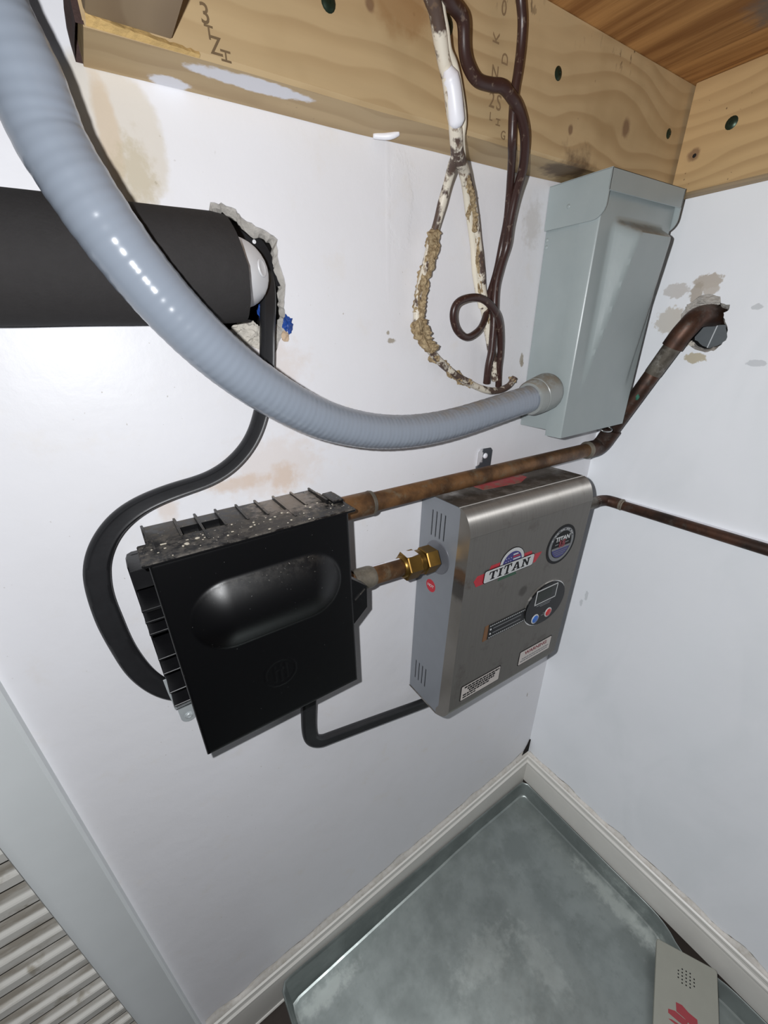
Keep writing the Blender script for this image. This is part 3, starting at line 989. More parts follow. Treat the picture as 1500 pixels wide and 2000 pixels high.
# dimples
for y, z, x in ((-0.030, 1.2645, -0.2205), (-0.004, 1.236, -0.2172), (-0.0045, 1.2285, -0.2172)):
    lathe('dimple', (x + 0.001, y, z), (-1, 0, 0), [(0, 0.0026), (0.0013, 0.0022), (0.0017, 0.0012), (0.0018, 0.0003)], M['enamel'], dbox, 14, 60, BX)
ring = [(-0.094 + 0.0125 * math.cos(2 * math.pi * k / 20), -0.064 + 0.007 * math.sin(2 * math.pi * k / 20), 0.9960 + 0.003 * math.sin(2 * math.pi * k / 20)) for k in range(21)]
tube('wire_loop', ring, 0.0011, M['wire_ring'], dbox, 3, 8, origin=BX)

# ------------------------------------------------------------------ foam-covered pipe into the wall
M['foam'] = plain('black_foam', S(52, 50, 50), 0.85, 0, 0.12, 160, 0.25, 0.25, 500)
bP = NB('white_pvc')
blp = bP.math('MAXIMUM', bP.blob((-0.5945, -0.012, 1.193), 0.0042, (0.9, 3, 1.6), 0.5, 220.0, 0.3), bP.blob((-0.5935, -0.008, 1.178), 0.003, (0.9, 3, 1.5), 0.6, 240.0, 0.3))
M['pvc'] = bP.out(bP.mix(blp, S(222, 222, 224), S(66, 92, 150)), 0.35)
PA = (-0.865, -0.0362, 1.1835)
foam = empty('insulated_pipe', (-0.62, -0.0362, 1.1835), 'white plastic pipe in black foam sleeve entering a broken hole in the wall', 'pipe')
FO = (-0.62, -0.0362, 1.1835)
bm = bmesh.new()
nseg, ns = 40, 26
rr = []
for i in range(ns + 1):
    t = i / ns
    rg = []
    for k in range(nseg):
        a = 2 * math.pi * k / nseg
        R = 0.0353 * (1 + 0.006 * mnoise.noise(Vector((t * 6, math.cos(a) * 1.5, math.sin(a) * 1.5))))
        if i == ns: R -= 0.0012
        xe = -0.6205 - 0.0065 * max(0, math.sin(a)) - 0.003 * abs(math.cos(a)) + 0.0008 * mnoise.noise(Vector((math.cos(a) * 3, math.sin(a) * 3, 7)))
        x = -0.862 + (xe + 0.862) * t
        rg.append(bm.verts.new((x, -0.0362 + R * math.cos(a), 1.1835 + R * math.sin(a))))
    rr.append(rg)
ri = [bm.verts.new((v.co.x - 0.0005, -0.0362 + (v.co.y + 0.0362) * 0.70, 1.1835 + (v.co.z - 1.1835) * 0.70)) for v in rr[-1]]
ri2 = [bm.verts.new((-0.70, -0.0362 + (v.co.y + 0.0362), v.co.z)) for v in ri]
rr += [ri, ri2]
for a, b_ in zip(rr, rr[1:]):
    for k in range(nseg): bm.faces.new((a[k], a[(k + 1) % nseg], b_[(k + 1) % nseg], b_[k]))
bm.faces.new(list(reversed(rr[0])))
from_bm('foam_sleeve', bm, M['foam'], foam, True, 50, FO)
ep = [Vector((-0.80, -0.0362, 1.1835)), Vector((-0.65, -0.0362, 1.1835))]
cx_, cy_, rb = -0.6400, -0.0362 + 0.0255, 0.0255
for k in range(13):
    a = -math.pi / 2 + (math.pi / 2) * k / 12
    ep.append(Vector((cx_ + rb * math.cos(a), cy_ + rb * math.sin(a), 1.1835)))
ep.append(Vector((cx_ + rb, 0.07, 1.1835)))
bm = bmesh.new()
add_sweep(bm, ep, lambda i, s: circ(0.0240, 32))
from_bm('pipe_elbow', bm, M['pvc'], foam, True, 50, FO)
bm = bmesh.new()
n_ = Vector((0.72, -0.69, 0.08)).normalized()
cpt = Vector((cx_, cy_, 1.1835)) + Vector((rb + 0.0, -rb, 0)) * 0.7071 + n_ * 0.0236
add_lathe(bm, cpt, n_, [(0, 0.0062), (0.0006, 0.0060), (0.0009, 0.0052), (0.0007, 0.0048), (0.0007, 0.001)], 24)
from_bm('moulding_mark', bm, M['pvc'], foam, True, 40, FO)

# scrap of blue and tan wrap stuck in the broken edge
M['blue'] = plain('blue_plastic', S(34, 72, 150), 0.4, 0, 0.4, 120)
M['tan'] = plain('tan_paper', S(196, 172, 146), 0.8, 0, 0.2, 80)


scrap = crumple('plastic_scrap', (-0.5712, -0.0025, 1.1475), 0.0042, 0.0028, 0.0062, M['blue'], None, 3, 3, 0.7)
tag(scrap, 'crumpled scrap of blue plastic poking from the broken wall hole right of the black cable', 'scrap')
crumple('tan_edge', (-0.5745, -0.0015, 1.1375), 0.004, 0.0015, 0.0045, M['tan'], scrap, 8, 2, 0.4)
lit = crumple('plastic_scrap', (-0.5945, -0.001, 1.1560), 0.0022, 0.003, 0.0085, M['blue'], None, 5, 3, 0.8)
tag(lit, 'thin sliver of blue and white plastic left of the black cable in the wall hole', 'scrap')
cm = crumple('mortar_lump', (-0.6075, 0.004, 1.1400), 0.015, 0.006, 0.0105, M['plaster_light'], wall_back, 6, 4, 0.35)
crumple('mortar_lump', (-0.598, 0.004, 1.1310), 0.011, 0.0035, 0.006, M['plaster_light'], wall_back, 9, 4, 0.3)
# the strip of membrane curling behind the elbow
M['black_film'] = plain('black_film', S(28, 28, 30), 0.35, 0, 0.3, 120)
bm = bmesh.new()
pth = catmull([(-0.606, 0.012, 1.2215), (-0.594, 0.010, 1.2150), (-0.584, 0.008, 1.2065), (-0.5785, 0.006, 1.193), (-0.5765, 0.005, 1.178)], 6)
add_sweep(bm, pth, lambda i, s: [(-0.005, -0.0008), (0.005, -0.0008), (0.005, 0.0008), (-0.005, 0.0008)], up=(0, 1, 0))
film = tag(from_bm('membrane_strip', bm, M['black_film']), 'curled black membrane strip behind the white pipe elbow in the wall hole', 'strip')
bm = bmesh.new()
add_lathe(bm, (-0.5895, 0.0085, 1.2110), (0, -1, 0), [(0, 0.0016), (0.001, 0.0016), (0.0012, 0.001)], 12)
from_bm('staple', bm, M['pvc'], film)

# ------------------------------------------------------------------ black cables
M['cable'] = plain('black_cable', S(36, 36, 38), 0.42, 0, 0.3, 60, 0.2, 0.5, 90)


def flat_prof(w, t):
    """flat cable section: three rounded lobes side by side"""
    out = []
    for k in range(24):
        a = 2 * math.pi * k / 24
        x = math.cos(a); z = math.sin(a)
        xe = math.copysign(abs(x) ** 0.6, x) * w
        lob = 1 - 0.30 * (0.5 + 0.5 * math.cos(math.pi * 2 * (xe / w * 1.5 + 0.5)))
        out.append((xe, math.copysign(abs(z) ** 0.6, z) * t * lob))
    return out


CABLE1 = [(-0.5792, 0.0300, 1.2041), (-0.5835, 0.0050, 1.1855), (-0.5886, -0.0060, 1.1651), (-0.5952, -0.0120, 1.1408), (-0.5994, -0.0120, 1.1114),
          (-0.6079, -0.0120, 1.0806), (-0.6226, -0.0130, 1.0516), (-0.6454, -0.0140, 1.0310), (-0.6710, -0.0140, 1.0200), (-0.7005, -0.0140, 1.0161),
          (-0.7302, -0.0140, 1.0090), (-0.7543, -0.0140, 0.9946), (-0.7723, -0.0140, 0.9703), (-0.7796, -0.0140, 0.9414), (-0.7805, -0.0140, 0.9079),
          (-0.7784, -0.0140, 0.8731), (-0.7728, -0.0140, 0.8389), (-0.7608, -0.0140, 0.8103), (-0.7445, -0.0140, 0.7927), (-0.7216, -0.0140, 0.7800), (-0.705, -0.014, 0.776)]
cp = smooth_path(CABLE1, 8, 14)
bm = bmesh.new()
nC = len(cp)


def cprof(i, s):
    t = i / nC
    w = 0.0068 + 0.0034 * min(1, max(0, (t - 0.42) / 0.2))
    w *= 1 + 0.05 * mnoise.noise(Vector((s * 30, 2, 0)))
    return flat_prof(w, 0.0058)


add_sweep(bm, cp, cprof, up=(0, -1, 0))
cab1 = tag(from_bm('power_cable', bm, M['cable'], smooth=True, angle=60), 'thick flat black cable looping from the wall hole into the black box', 'cable')
CABLE2 = [(-0.6005, -0.0200, 0.775), (-0.6022, -0.0200, 0.7207), (-0.6064, -0.0200, 0.6801), (-0.6095, -0.0190, 0.6420), (-0.6070, -0.0180, 0.6180), (-0.5950, -0.0180, 0.6045), (-0.5780, -0.0180, 0.5995), (-0.5307, -0.0180, 0.5878),
          (-0.4726, -0.0180, 0.5731), (-0.3893, -0.0180, 0.5522), (-0.362, -0.020, 0.552), (-0.345, -0.024, 0.575), (-0.340, -0.028, 0.603)]
bm = bmesh.new()
add_sweep(bm, smooth_path(CABLE2, 8, 6), lambda i, s: flat_prof(0.0122 - 0.0028 * min(1, i / 45), 0.0060), up=(0, -1, 0))
tag(from_bm('power_cable', bm, M['cable'], smooth=True, angle=60), 'black three-strand cable bending from the bottom of the black box to the water heater', 'cable')

# galvanised one-hole strap holding the flat cable
M['zinc'] = plain('galvanised', S(200, 206, 208), 0.3, 0.35, 0.15, 90, 0.1)
SO = (-0.7440, -0.004, 0.775)
strap = empty('pipe_strap', SO, 'galvanised strap screwed to the wall over the flat cable left of the black box', 'strap')
bm = bmesh.new()
sp_ = catmull([(-0.7470, -0.0235, 0.8250), (-0.7465, -0.0240, 0.808), (-0.7455, -0.0232, 0.792), (-0.7455, -0.0200, 0.780), (-0.7450, -0.0100, 0.7700), (-0.7445, -0.0024, 0.7640), (-0.7440, -0.0016, 0.752), (-0.7438, -0.0016, 0.7445)], 6)
add_sweep(bm, sp_, lambda i, s: [(-0.0085, -0.0008), (0.0085, -0.0008), (0.0085, 0.0008), (-0.0085, 0.0008)], up=(0, -1, 0))
add_lathe(bm, (-0.7437, -0.0008, 0.7440), (0, -1, 0), [(0, 0.0086), (0.0016, 0.0086)], 24)
from_bm('band', bm, M['zinc'], strap, True, 30, SO)
bm = bmesh.new()
add_lathe(bm, (-0.7436, -0.0023, 0.7447), (0, -1, 0), [(0, 0.0046), (0.0010, 0.0046), (0.0016, 0.0036), (0.0024, 0.0030), (0.0026, 0.0018), (0.0018, 0.0014)], 8)
from_bm('screw', bm, M['zinc'], strap, True, 30, SO)

# ------------------------------------------------------------------ black plastic junction box
M['blk'] = mat_dusty_black('black_plastic', S(13, 13, 15), 0.36, 0.75)
M['blk_cover'] = mat_dusty_black('black_plastic_cover', S(9, 9, 11), 0.36, 0.26)
M['blk_rail'] = plain('black_rail', S(20, 20, 22), 0.42, 0, 0.4, 90, 0.1)
JO = (-0.647, -0.04, 0.757)
jb = empty('junction_box', JO, 'black plastic junction box with a raised oval bulge and dusty ribbed top', 'electrical box')
# tray behind the cover
bm = bmesh.new()
add_box(bm, -0.7345, -0.5655, -0.066, -0.0006, 0.766, 0.9745, 0.002, 2)
from_bm('tray', bm, M['blk'], jb, True, 35, JO)
# cover: plate with a stadium-shaped bulge, a bevelled rim and a latch tab on the right
bm = bmesh.new()
cl, cr, cb, ct, cf = -0.7370, -0.5600, 0.7590, 0.9830, -0.0800
NX, NZ = 100, 90


def stadium(x, z):
    u = (x + 0.647); w = z - 0.914
    hx, hz = 0.072 - 0.0355, 0.0365
    dx = max(abs(u) - hx, 0.0)
    d = math.hypot(dx, w) if abs(u) > hx else abs(w)
    t = 1 - d / hz
    if t <= 0: return 0.0
    return 0.0150 * (math.sin(min(1.0, t) * math.pi / 2) ** 0.9) * min(1.0, t / 0.06) ** 0.5


def logo(x, z):
    d = math.hypot(x + 0.651, z - 0.824)
    h = 0.0003 if abs(d - 0.0165) < 0.0013 else 0.0
    u, w = x + 0.651, z - 0.824
    if d < 0.012 and (abs(u) < 0.0018 or abs(abs(u) - 0.006) < 0.0013 or (abs(w - 0.0045) < 0.0015 and abs(u) < 0.007)):
        h = 0.00025
    return h


def ynow(x, z):
    e = min(x - cl, cr - x, z - cb, ct - z)
    return cf + (0.0022 * (1 - min(1, e / 0.0022)) ** 2) - stadium(x, z) - logo(x, z)


def lin(a, b_, n):
    return [a + (b_ - a) * i / n for i in range(n + 1)]


xs = [cl, cl + 0.0006, cl + 0.0013] + lin(cl + 0.0022, -0.670, 52) + lin(-0.669, -0.633, 40) + lin(-0.632, cr - 0.0022, 52) + [cr - 0.0013, cr - 0.0006, cr]
zs = [cb, cb + 0.0006, cb + 0.0013] + lin(cb + 0.0022, 0.805, 12) + lin(0.806, 0.842, 40) + lin(0.843, ct - 0.0022, 72) + [ct - 0.0013, ct - 0.0006, ct]
G = [[bm.verts.new((x, ynow(x, z), z)) for x in xs] for z in zs]
for j in range(len(zs) - 1):
    for i in range(len(xs) - 1):
        bm.faces.new((G[j][i], G[j][i + 1], G[j + 1][i + 1], G[j + 1][i]))
loop = G[0] + [r[-1] for r in G[1:]] + list(reversed(G[-1][:-1])) + [r[0] for r in reversed(G[1:-1])]
bk = [bm.verts.new((v.co.x, -0.0665, v.co.z)) for v in loop]
for i in range(len(loop)):
    j = (i + 1) % len(loop); bm.faces.new((loop[i], loop[j], bk[j], bk[i]))
cov = from_bm('cover', bm, M['blk_cover'], jb, True, 40, JO)
# latch tab with a triangular clip
bm = bmesh.new()
add_prism(bm, [(cr - 0.002, 0.9055), (-0.5420, 0.8880), (-0.5425, 0.8600), (cr - 0.002, 0.8425)], lambda a, b_, d: (a, d, b_), -0.0785, -0.066)
from_bm('latch_tab', bm, M['blk_cover'], cov, False, None, (0, 0, 0))
for o in jb.children: pass
bm = bmesh.new()
add_prism(bm, [(-0.5580, 0.8760), (-0.5450, 0.8860), (-0.5455, 0.8665), (-0.5490, 0.8640)], lambda a, b_, d: (a, d, b_), -0.0805, -0.0785)
from_bm('clip', bm, M['blk_cover'], cov)
for o in list(cov.children): o.location = -Vector(JO)
# dusty ledge and ribs on top
bm = bmesh.new()
add_box(bm, -0.7415, -0.5525, -0.0812, -0.0420, 0.9810, 0.9845, 0.001, 1)
add_box(bm, -0.7415, -0.5525, -0.0640, -0.0600, 0.9745, 0.9812)
from_bm('top_ledge', bm, M['blk'], jb, True, 35, JO)
rx = [-0.7335, -0.706, -0.6875, -0.668, -0.6475, -0.628, -0.608, -0.588, -0.5665]
for i, x in enumerate(rx):
    box('rib', (x - 0.0011, x + 0.0011, -0.0640 if i in (2, 6, 8) else -0.0445, -0.0008, 0.9735, 0.9855), M['blk'], jb, 0.0004, JO, 1)
for i, (a, b_) in enumerate(zip(rx, rx[1:])):
    deep = i in (1, 2)
    if not deep:
        box('top_plate', (a + 0.0012, b_ - 0.0012, -0.0419, -0.0008, 0.9738, 0.9832 - 0.0008 * (i % 3)), M['blk'], jb, 0, JO)
    else:
        box('pocket', (a + 0.0012, b_ - 0.0012, -0.018, -0.0008, 0.9738, 0.9815), M['blk'], jb, 0, JO)
bm = bmesh.new()
add_box(bm, -0.5660, -0.5540, -0.0600, -0.0330, 0.9845, 0.9885, 0.001, 1)
add_box(bm, -0.5715, -0.5690, -0.0560, -0.0300, 0.9845, 0.9900, 0.0006, 1)
from_bm('hinge_lug', bm, M['blk'], jb, True, 35, JO)
box('end_stop', (-0.7300, -0.7285, -0.066, -0.046, 0.9845, 0.9885), M['blk'], jb, 0, JO)
# crumbs of plaster lying on the ledge
M['crumb'] = plain('plaster_crumb', S(196, 188, 172), 0.9, 0, 0.2, 200)
bm = bmesh.new()
rnd = random.Random(21)
for k in range(46):
    x = rnd.uniform(-0.735, -0.56); y = rnd.uniform(-0.078, -0.046); s = rnd.uniform(0.0004, 0.0013) * (1.6 if k < 8 else 1)
    if k < 10: x, y = -0.700 + rnd.uniform(-0.022, 0.012), -0.060 + rnd.uniform(-0.006, 0.008)
    g = bmesh.ops.create_icosphere(bm, subdivisions=1, radius=s)
    bmesh.ops.scale(bm, vec=(rnd.uniform(.7, 1.6), rnd.uniform(.7, 1.2), 0.6), verts=g['verts'])
    bmesh.ops.translate(bm, vec=(x, y, 0.9845 + s * 0.4), verts=g['verts'])
cr_o = tag(from_bm('plaster_crumbs', bm, M['crumb'], jb, False, None, JO), kind='stuff')
# mounting rail with rungs down the left side
bm = bmesh.new()
add_prism(bm, [(-0.7535, 0.802), (-0.7535, 0.9570), (-0.7515, 0.9610), (-0.7475, 0.9625), (-0.7345, 0.9625), (-0.7345, 0.802)], lambda a, b_, d: (a, d, b_), -0.0070, -0.0008)
add_box(bm, -0.7535, -0.7515, -0.0220, -0.0060, 0.802, 0.9580, 0.0006, 1)
from_bm('mounting_rail', bm, M['blk_rail'], jb, True, 35, JO)
for z0, z1, yf_ in ((0.9430, 0.9620, -0.040), (0.9300, 0.9322, -0.058), (0.9180, 0.9202, -0.058), (0.9050, 0.9072, -0.058), (0.8990, 0.9010, -0.045), (0.8740, 0.8758, -0.055), (0.8540, 0.8556, -0.052), (0.8320, 0.8338, -0.055), (0.8140, 0.8158, -0.055)):
    box('rung', (-0.7520, -0.7346, yf_, -0.0069, z0, z1), M['blk_rail'], jb, 0.0004, JO, 1)
box('side_plate', (-0.7500, -0.7346, -0.045, -0.0069, 0.9212, 0.929), M['blk_rail'], jb, 0.0004, JO, 1)

# ------------------------------------------------------------------ copper pipes
M['cu'] = mat_copper('aged_copper')
M['cu_dark'] = mat_copper('dark_copper', S(86, 58, 44), S(48, 36, 30), S(96, 94, 88), 0.45)
M['solder'] = mat_copper('solder_grey', S(142, 134, 120), S(104, 98, 88), S(160, 156, 146), 0.5)
M['cu_grey'] = mat_copper('soldered_pipe', S(120, 114, 104), S(70, 62, 54), S(168, 164, 156), 0.6)
M['green'] = plain('verdigris', S(40, 104, 84), 0.6, 0, 0.3, 90)
RP = 0.0112
UO = (-0.33, -0.035, 0.9605)
up_ = empty('copper_pipe', UO, 'copper pipe running over the water heater and up into the hole in the right wall', 'pipe')


def seg(name, a, b_, r, material, parent, origin, n=20):
    a, b_ = Vector(a), Vector(b_)
    return lathe(name, a, b_ - a, [(0, r * 0.97), (0.0006, r), ((b_ - a).length - 0.0006, r), ((b_ - a).length, r * 0.97)], material, parent, n, 40, origin)


A0, A1 = Vector((-0.575, -0.035, 0.9655)), Vector((-0.072, -0.035, 0.9545))
B1, B2 = Vector((-0.0455, -0.040, 0.9655)), Vector((-0.0350, -0.1015, 1.1130))
seg('horizontal_run', A0, A1, RP, M['cu'], up_, UO)
dd = (A1 - A0).normalized()
lathe('coupling', A0 + dd * 0.020, dd, [(0, RP), (0.001, 0.0138), (0.046, 0.0138), (0.049, 0.0125), (0.0505, RP)], M['cu'], up_, 22, 40, UO)
lathe('solder_ring', A0 + dd * 0.0655, dd, [(0, 0.0139), (0.002, 0.0144), (0.0045, 0.0138), (0.006, RP)], M['solder'], up_, 22, 40, UO)
d2 = (B2 - B1).normalized()
E1 = [A1 - dd * 0.012, A1, A1 + dd * 0.012, A1 + dd * 0.021 + d2 * 0.002, A1 + dd * 0.026 + d2 * 0.010, B1 + d2 * 0.008, B1 + d2 * 0.022]
tube('elbow', E1, 0.0138, M['cu_dark'], up_, 6, 20, origin=UO)
lathe('solder_ring', A1 - dd * 0.016, dd, [(0, RP), (0.002, 0.0128), (0.0045, 0.0143), (0.007, 0.0140)], M['solder'], up_, 22, 40, UO)
seg('riser', B1 + d2 * 0.01, B2, RP, M['cu_dark'], up_, UO)
lathe('soldered_joint', B2 - d2 * 0.044, d2, [(0, RP), (0.001, 0.0117), (0.040, 0.0119), (0.044, 0.0128)], M['cu_grey'], up_, 22, 40, UO)
E2 = [B2 - d2 * 0.004, B2 + d2 * 0.012, B2 + d2 * 0.025 + Vector((0.002, -0.001, 0)), Vector((-0.0225, -0.1145, 1.1445)), Vector((-0.004, -0.1180, 1.1480)), Vector((0.030, -0.1235, 1.1480))]
tube('elbow', E2, 0.0140, M['cu_dark'], up_, 8, 20, origin=UO)
seg('wall_stub', (0.004, -0.1186, 1.1476), (0.058, -0.128, 1.1480), RP, M['cu_dark'], up_, UO)
mid = B1.lerp(B2, 0.50)
crumple('verdigris_patch', mid + Vector((-0.0092, -0.0060, 0.001)), 0.0013, 0.003, 0.005, M['green'], up_, 4, 2, 0.4).location = -Vector(UO)

# lower pipe with brass union, part of its own run
LO = (-0.47, -0.043, 0.868)
low = empty('copper_pipe', LO, 'short copper pipe with a brass union between the black box and the water heater', 'pipe')
bL = NB('brass')
nb = bL.noise(bL.P, 70.0, 4.0, 0.6)
M['brass'] = bL.out(bL.mix(nb, S(150, 118, 58), S(112, 84, 42)), bL.math('ADD', 0.24, bL.math('MULTIPLY', nb, 0.2)), 0.85)
L0, L1 = Vector((-0.570, -0.043, 0.8760)), Vector((-0.440, -0.043, 0.8665))
dl = (L1 - L0).normalized()
seg('pipe', L0, L1, 0.0118, M['cu'], low, LO)
lathe('solder_ring', L0 + dl * 0.030, dl, [(0, 0.0138), (0.022, 0.0138), (0.026, 0.0130), (0.029, 0.0118)], M['solder'], low, 22, 40, LO)
P1 = L0 + dl * 0.1040


def hexnut(name, o, d, w, r, parent, origin, ch=0.0012):
    bm = bmesh.new()
    add_lathe(bm, o, d, [(0, r - ch), (ch, r), (w - ch, r), (w, r - ch)], 6)
    return from_bm(name, bm, M['brass'], parent, True, 30, origin)


hexnut('union_nut', P1, dl, 0.021, 0.0190, low, LO)
lathe('pipe_collar', P1 - dl * 0.004, dl, [(0, 0.0128), (0.001, 0.0140), (0.004, 0.0150)], M['brass'], low, 24, 40, LO)
lathe('union_neck', P1 + dl * 0.0205, dl, [(0, 0.0150), (0.001, 0.0162), (0.007, 0.0166), (0.009, 0.0150), (0.0105, 0.0140)], M['brass'], low, 28, 40, LO)
hexnut('union_body', P1 + dl * 0.0305, dl, 0.0195, 0.0185, low, LO)
# white paint dribbled along the top of the pipe and nut
bm = bmesh.new()
pp = [L0 + dl * (0.052 + 0.0505 * k / 24) + Vector((0, 0.003, 0.0107)) for k in range(25)]
rnd = random.Random(4)
add_sweep(bm, pp, lambda i, s: [(-0.0030 * (1.05 - i / 30), 0), (-0.0012, 0.0011), (0.0018, 0.0009), (0.0042 * (1.1 - i / 26), -0.0006)], up=(0, 0, 1))
from_bm('paint_splash', bm, M['white_paint'], low, True, 60, LO)
bm = bmesh.new()
add_prism(bm, [(0.001, -0.008), (0.008, -0.009), (0.0195, -0.007), (0.020, 0.004), (0.013, 0.0055), (0.010, 0.0085), (0.003, 0.008)],
          lambda a, b_, d: P1 + dl * a + Vector((0, b_, 0.0167 + d)), 0, 0.0009)
from_bm('paint_splash', bm, M['white_paint'], low, False, None, LO)

# outlet pipe along the right wall
RO = (-0.012, -0.30, 0.853)
rp = empty('copper_pipe', RO, 'thin copper pipe running along the right wall from the water heater', 'pipe')
seg('outlet', (-0.160, -0.046, 0.8600), (-0.036, -0.0470, 0.8555), 0.0098, M['cu_grey'], rp, RO)
tube('elbow', [(-0.046, -0.0470, 0.8558), (-0.030, -0.0475, 0.8555), (-0.0165, -0.053, 0.8550), (-0.0125, -0.066, 0.8545), (-0.0120, -0.080, 0.8540)], 0.0098, M['cu_dark'], rp, 8, 18, origin=RO)
lathe('solder_ring', (-0.0120, -0.076, 0.8542), (0, -1, 0), [(0, 0.0099), (0.003, 0.0103), (0.006, 0.0078)], M['solder'], rp, 20, 40, RO)
seg('run', (-0.0112, -0.074, 0.8530), (-0.0112, -1.045, 0.8572), 0.0083, M['cu_dark'], rp, RO)
bm = bmesh.new()
add_sweep(bm, [Vector((-0.0045, -0.07 - 0.42 * k / 60, 0.8598 + 0.0018 * k / 60 + 0.0006 * mnoise.noise(Vector((k * .4, 0, 0))))) for k in range(61)],
          lambda i, s: [(-0.0042, -0.002), (0.0038, -0.002), (0.0038, 0.0012), (-0.0020, 0.0014)], up=(0, 0, 1))
from_bm('caulk_line', bm, M['white_paint'], rp, False, None, RO)

# ------------------------------------------------------------------ tankless water heater
bW = NB('brushed_steel')
br1 = bW.noise(bW.O, 900.0, 2.0, 0.5, (1.0, 0.02, 0.02))
br2 = bW.noise(bW.P, 14.0, 4.0)
cw = bW.mix(br1, S(158, 154, 149), S(178, 175, 170))
cw = bW.mix(bW.math('MULTIPLY', bW.ramp(bW.noise(bW.P, 34.0, 5.0, 0.65), 0.55, 0.75), 0.35), cw, S(120, 112, 102))
tp = bW.n('ShaderNodeSeparateXYZ'); bW.put(tp.inputs[0], bW.Nrm)
grime = bW.math('MULTIPLY', bW.ramp(tp.outputs['Z'], 0.85, 0.99), bW.ramp(bW.noise(bW.P, 40.0, 5.0, 0.65), 0.34, 0.58))
cw = bW.mix(bW.math('MULTIPLY', grime, 0.75), cw, S(92, 82, 70))
rust = bW.blob((-0.400, -0.086, 0.846), 0.010, (1, 1, 1.2), 0.8, 90.0, 0.4)
cw = bW.mix(bW.math('MULTIPLY', rust, 0.55), cw, S(112, 82, 52))
spot = bW.blob((-0.2835, -0.096, 0.789), 0.0085, (1, 1, 1), 0.5, 90.0, 0.35)
cw = bW.mix(bW.math('MULTIPLY', spot, 0.5), cw, S(82, 78, 74))
bW.bump(br1, 0.05, 0.0004)
bW.b.inputs['Anisotropic'].default_value = 1.0
tn = bW.n('ShaderNodeCombineXYZ'); tn.inputs[0].default_value = 1.0; tn.inputs[2].default_value = -0.045
bW.t.links.new(tn.outputs[0], bW.b.inputs['Tangent'])
M['steel'] = bW.out(cw, bW.math('ADD', 0.50, bW.math('MULTIPLY', grime, 0.35)), 0.72)
bQ = NB('steel_side')
cQ = bQ.mix(bQ.noise(bQ.P, 30.0, 4.0), S(128, 124, 116), S(150, 146, 140))
cQ = bQ.mix(bQ.math('MULTIPLY', bQ.blob((-0.411, -0.086, 0.856), 0.010, (1, 1.5, 1.2), 0.6, 90.0, 0.4), 0.8), cQ, S(120, 84, 50))
cQ = bQ.mix(bQ.math('MULTIPLY', bQ.blob((-0.411, -0.086, 0.835), 0.012, (1, 1.5, 1.3), 0.5, 90.0, 0.4), 0.7), cQ, S(58, 54, 52))
M['steel_side'] = bQ.out(cQ, 0.38, 0.7)
M['chassis'] = plain('grey_chassis', S(132, 136, 142), 0.45, 0.1, 0.06, 60)
M['black'] = plain('black_print', S(12, 12, 14), 0.5, 0, 0.1, 60, 0.0, 0.2)
M['panel_black'] = plain('control_panel_black', S(13, 14, 16), 0.35, 0, 0.1, 60, 0.0, 0.22)
M['white_print'] = plain('white_print', S(206, 208, 208), 0.45, 0, 0.04, 60)
M['grey_print'] = plain('grey_print', S(120, 122, 124), 0.45, 0, 0.05, 60)
M['red_print'] = plain('red_print', S(186, 32, 48), 0.42, 0, 0.08, 60)
M['blue_print'] = plain('blue_print', S(46, 44, 120), 0.42, 0, 0.1, 60)
M['green_print'] = plain('green_print', S(36, 84, 56), 0.45, 0, 0.1, 60)
M['dark_red'] = plain('dark_red_print', S(124, 24, 40), 0.45, 0, 0.1, 60)
M['red_btn'] = plain('red_button', S(200, 34, 36), 0.3, 0, 0.05, 60)
M['blue_btn'] = plain('blue_button', S(36, 104, 196), 0.3, 0, 0.05, 60)
M['chrome'] = plain('chrome_edge', S(214, 214, 212), 0.14, 0.95, 0.03, 60)
M['lcd'] = plain('lcd_glass', S(14, 17, 15), 0.2, 0, 0.1, 60, 0.0, 0.25)
M['tarnish'] = plain('tarnished_strip', S(134, 94, 58), 0.45, 0.4, 0.2, 90)
M['label_paper'] = plain('warning_label_paper', S(208, 200, 194), 0.5, 0, 0.05, 60)

TH = 0.045
HC, HS = math.cos(TH), math.sin(TH)
wh = empty('water_heater', (-0.411, 0.0, 0.775), 'stainless tankless water heater with logo stickers mounted on the wall beside the corner', 'water heater', None, (0, TH, 0))


def HL(x, z):
    wx, wz = x + 0.411, z - 0.775
    return wx * HC - wz * HS, wx * HS + wz * HC


HW = 0.2585
YF = -0.0960
prof = [(-0.0008, 0.1705), (-0.0725, 0.1705), (-0.0735, 0.1692), (-0.0745, 0.1703)]
for k in range(1, 12):                                   # curved upper fold
    t = k / 12
    p0, p1, p2 = Vector((-0.076, 0.1700)), Vector((-0.0915, 0.1640)), Vector((YF - 0.0005, 0.1375))
    q = p0 * (1 - t) ** 2 + p1 * 2 * t * (1 - t) + p2 * t * t
    prof.append((q.x, q.y))
prof += [(YF - 0.0005, 0.1375), (YF, 0.1365), (YF, -0.1530)]
for k in range(1, 7):
    t = k / 7
    p0, p1, p2 = Vector((YF, -0.1535)), Vector((-0.0915, -0.1740)), Vector((-0.0690, -0.1815))
    q = p0 * (1 - t) ** 2 + p1 * 2 * t * (1 - t) + p2 * t * t
    prof.append((q.x, q.y))
prof += [(-0.0690, -0.1815), (-0.0008, -0.1800)]
bm = bmesh.new()
stn = [[bm.verts.new((x, p[0], p[1])) for p in prof] for x in (0.0, HW)]
for i in range(len(prof) - 1):
    bm.faces.new((stn[0][i], stn[0][i + 1], stn[1][i + 1], stn[1][i]))
from_bm('cover', bm, M['steel'], wh, True, 14)
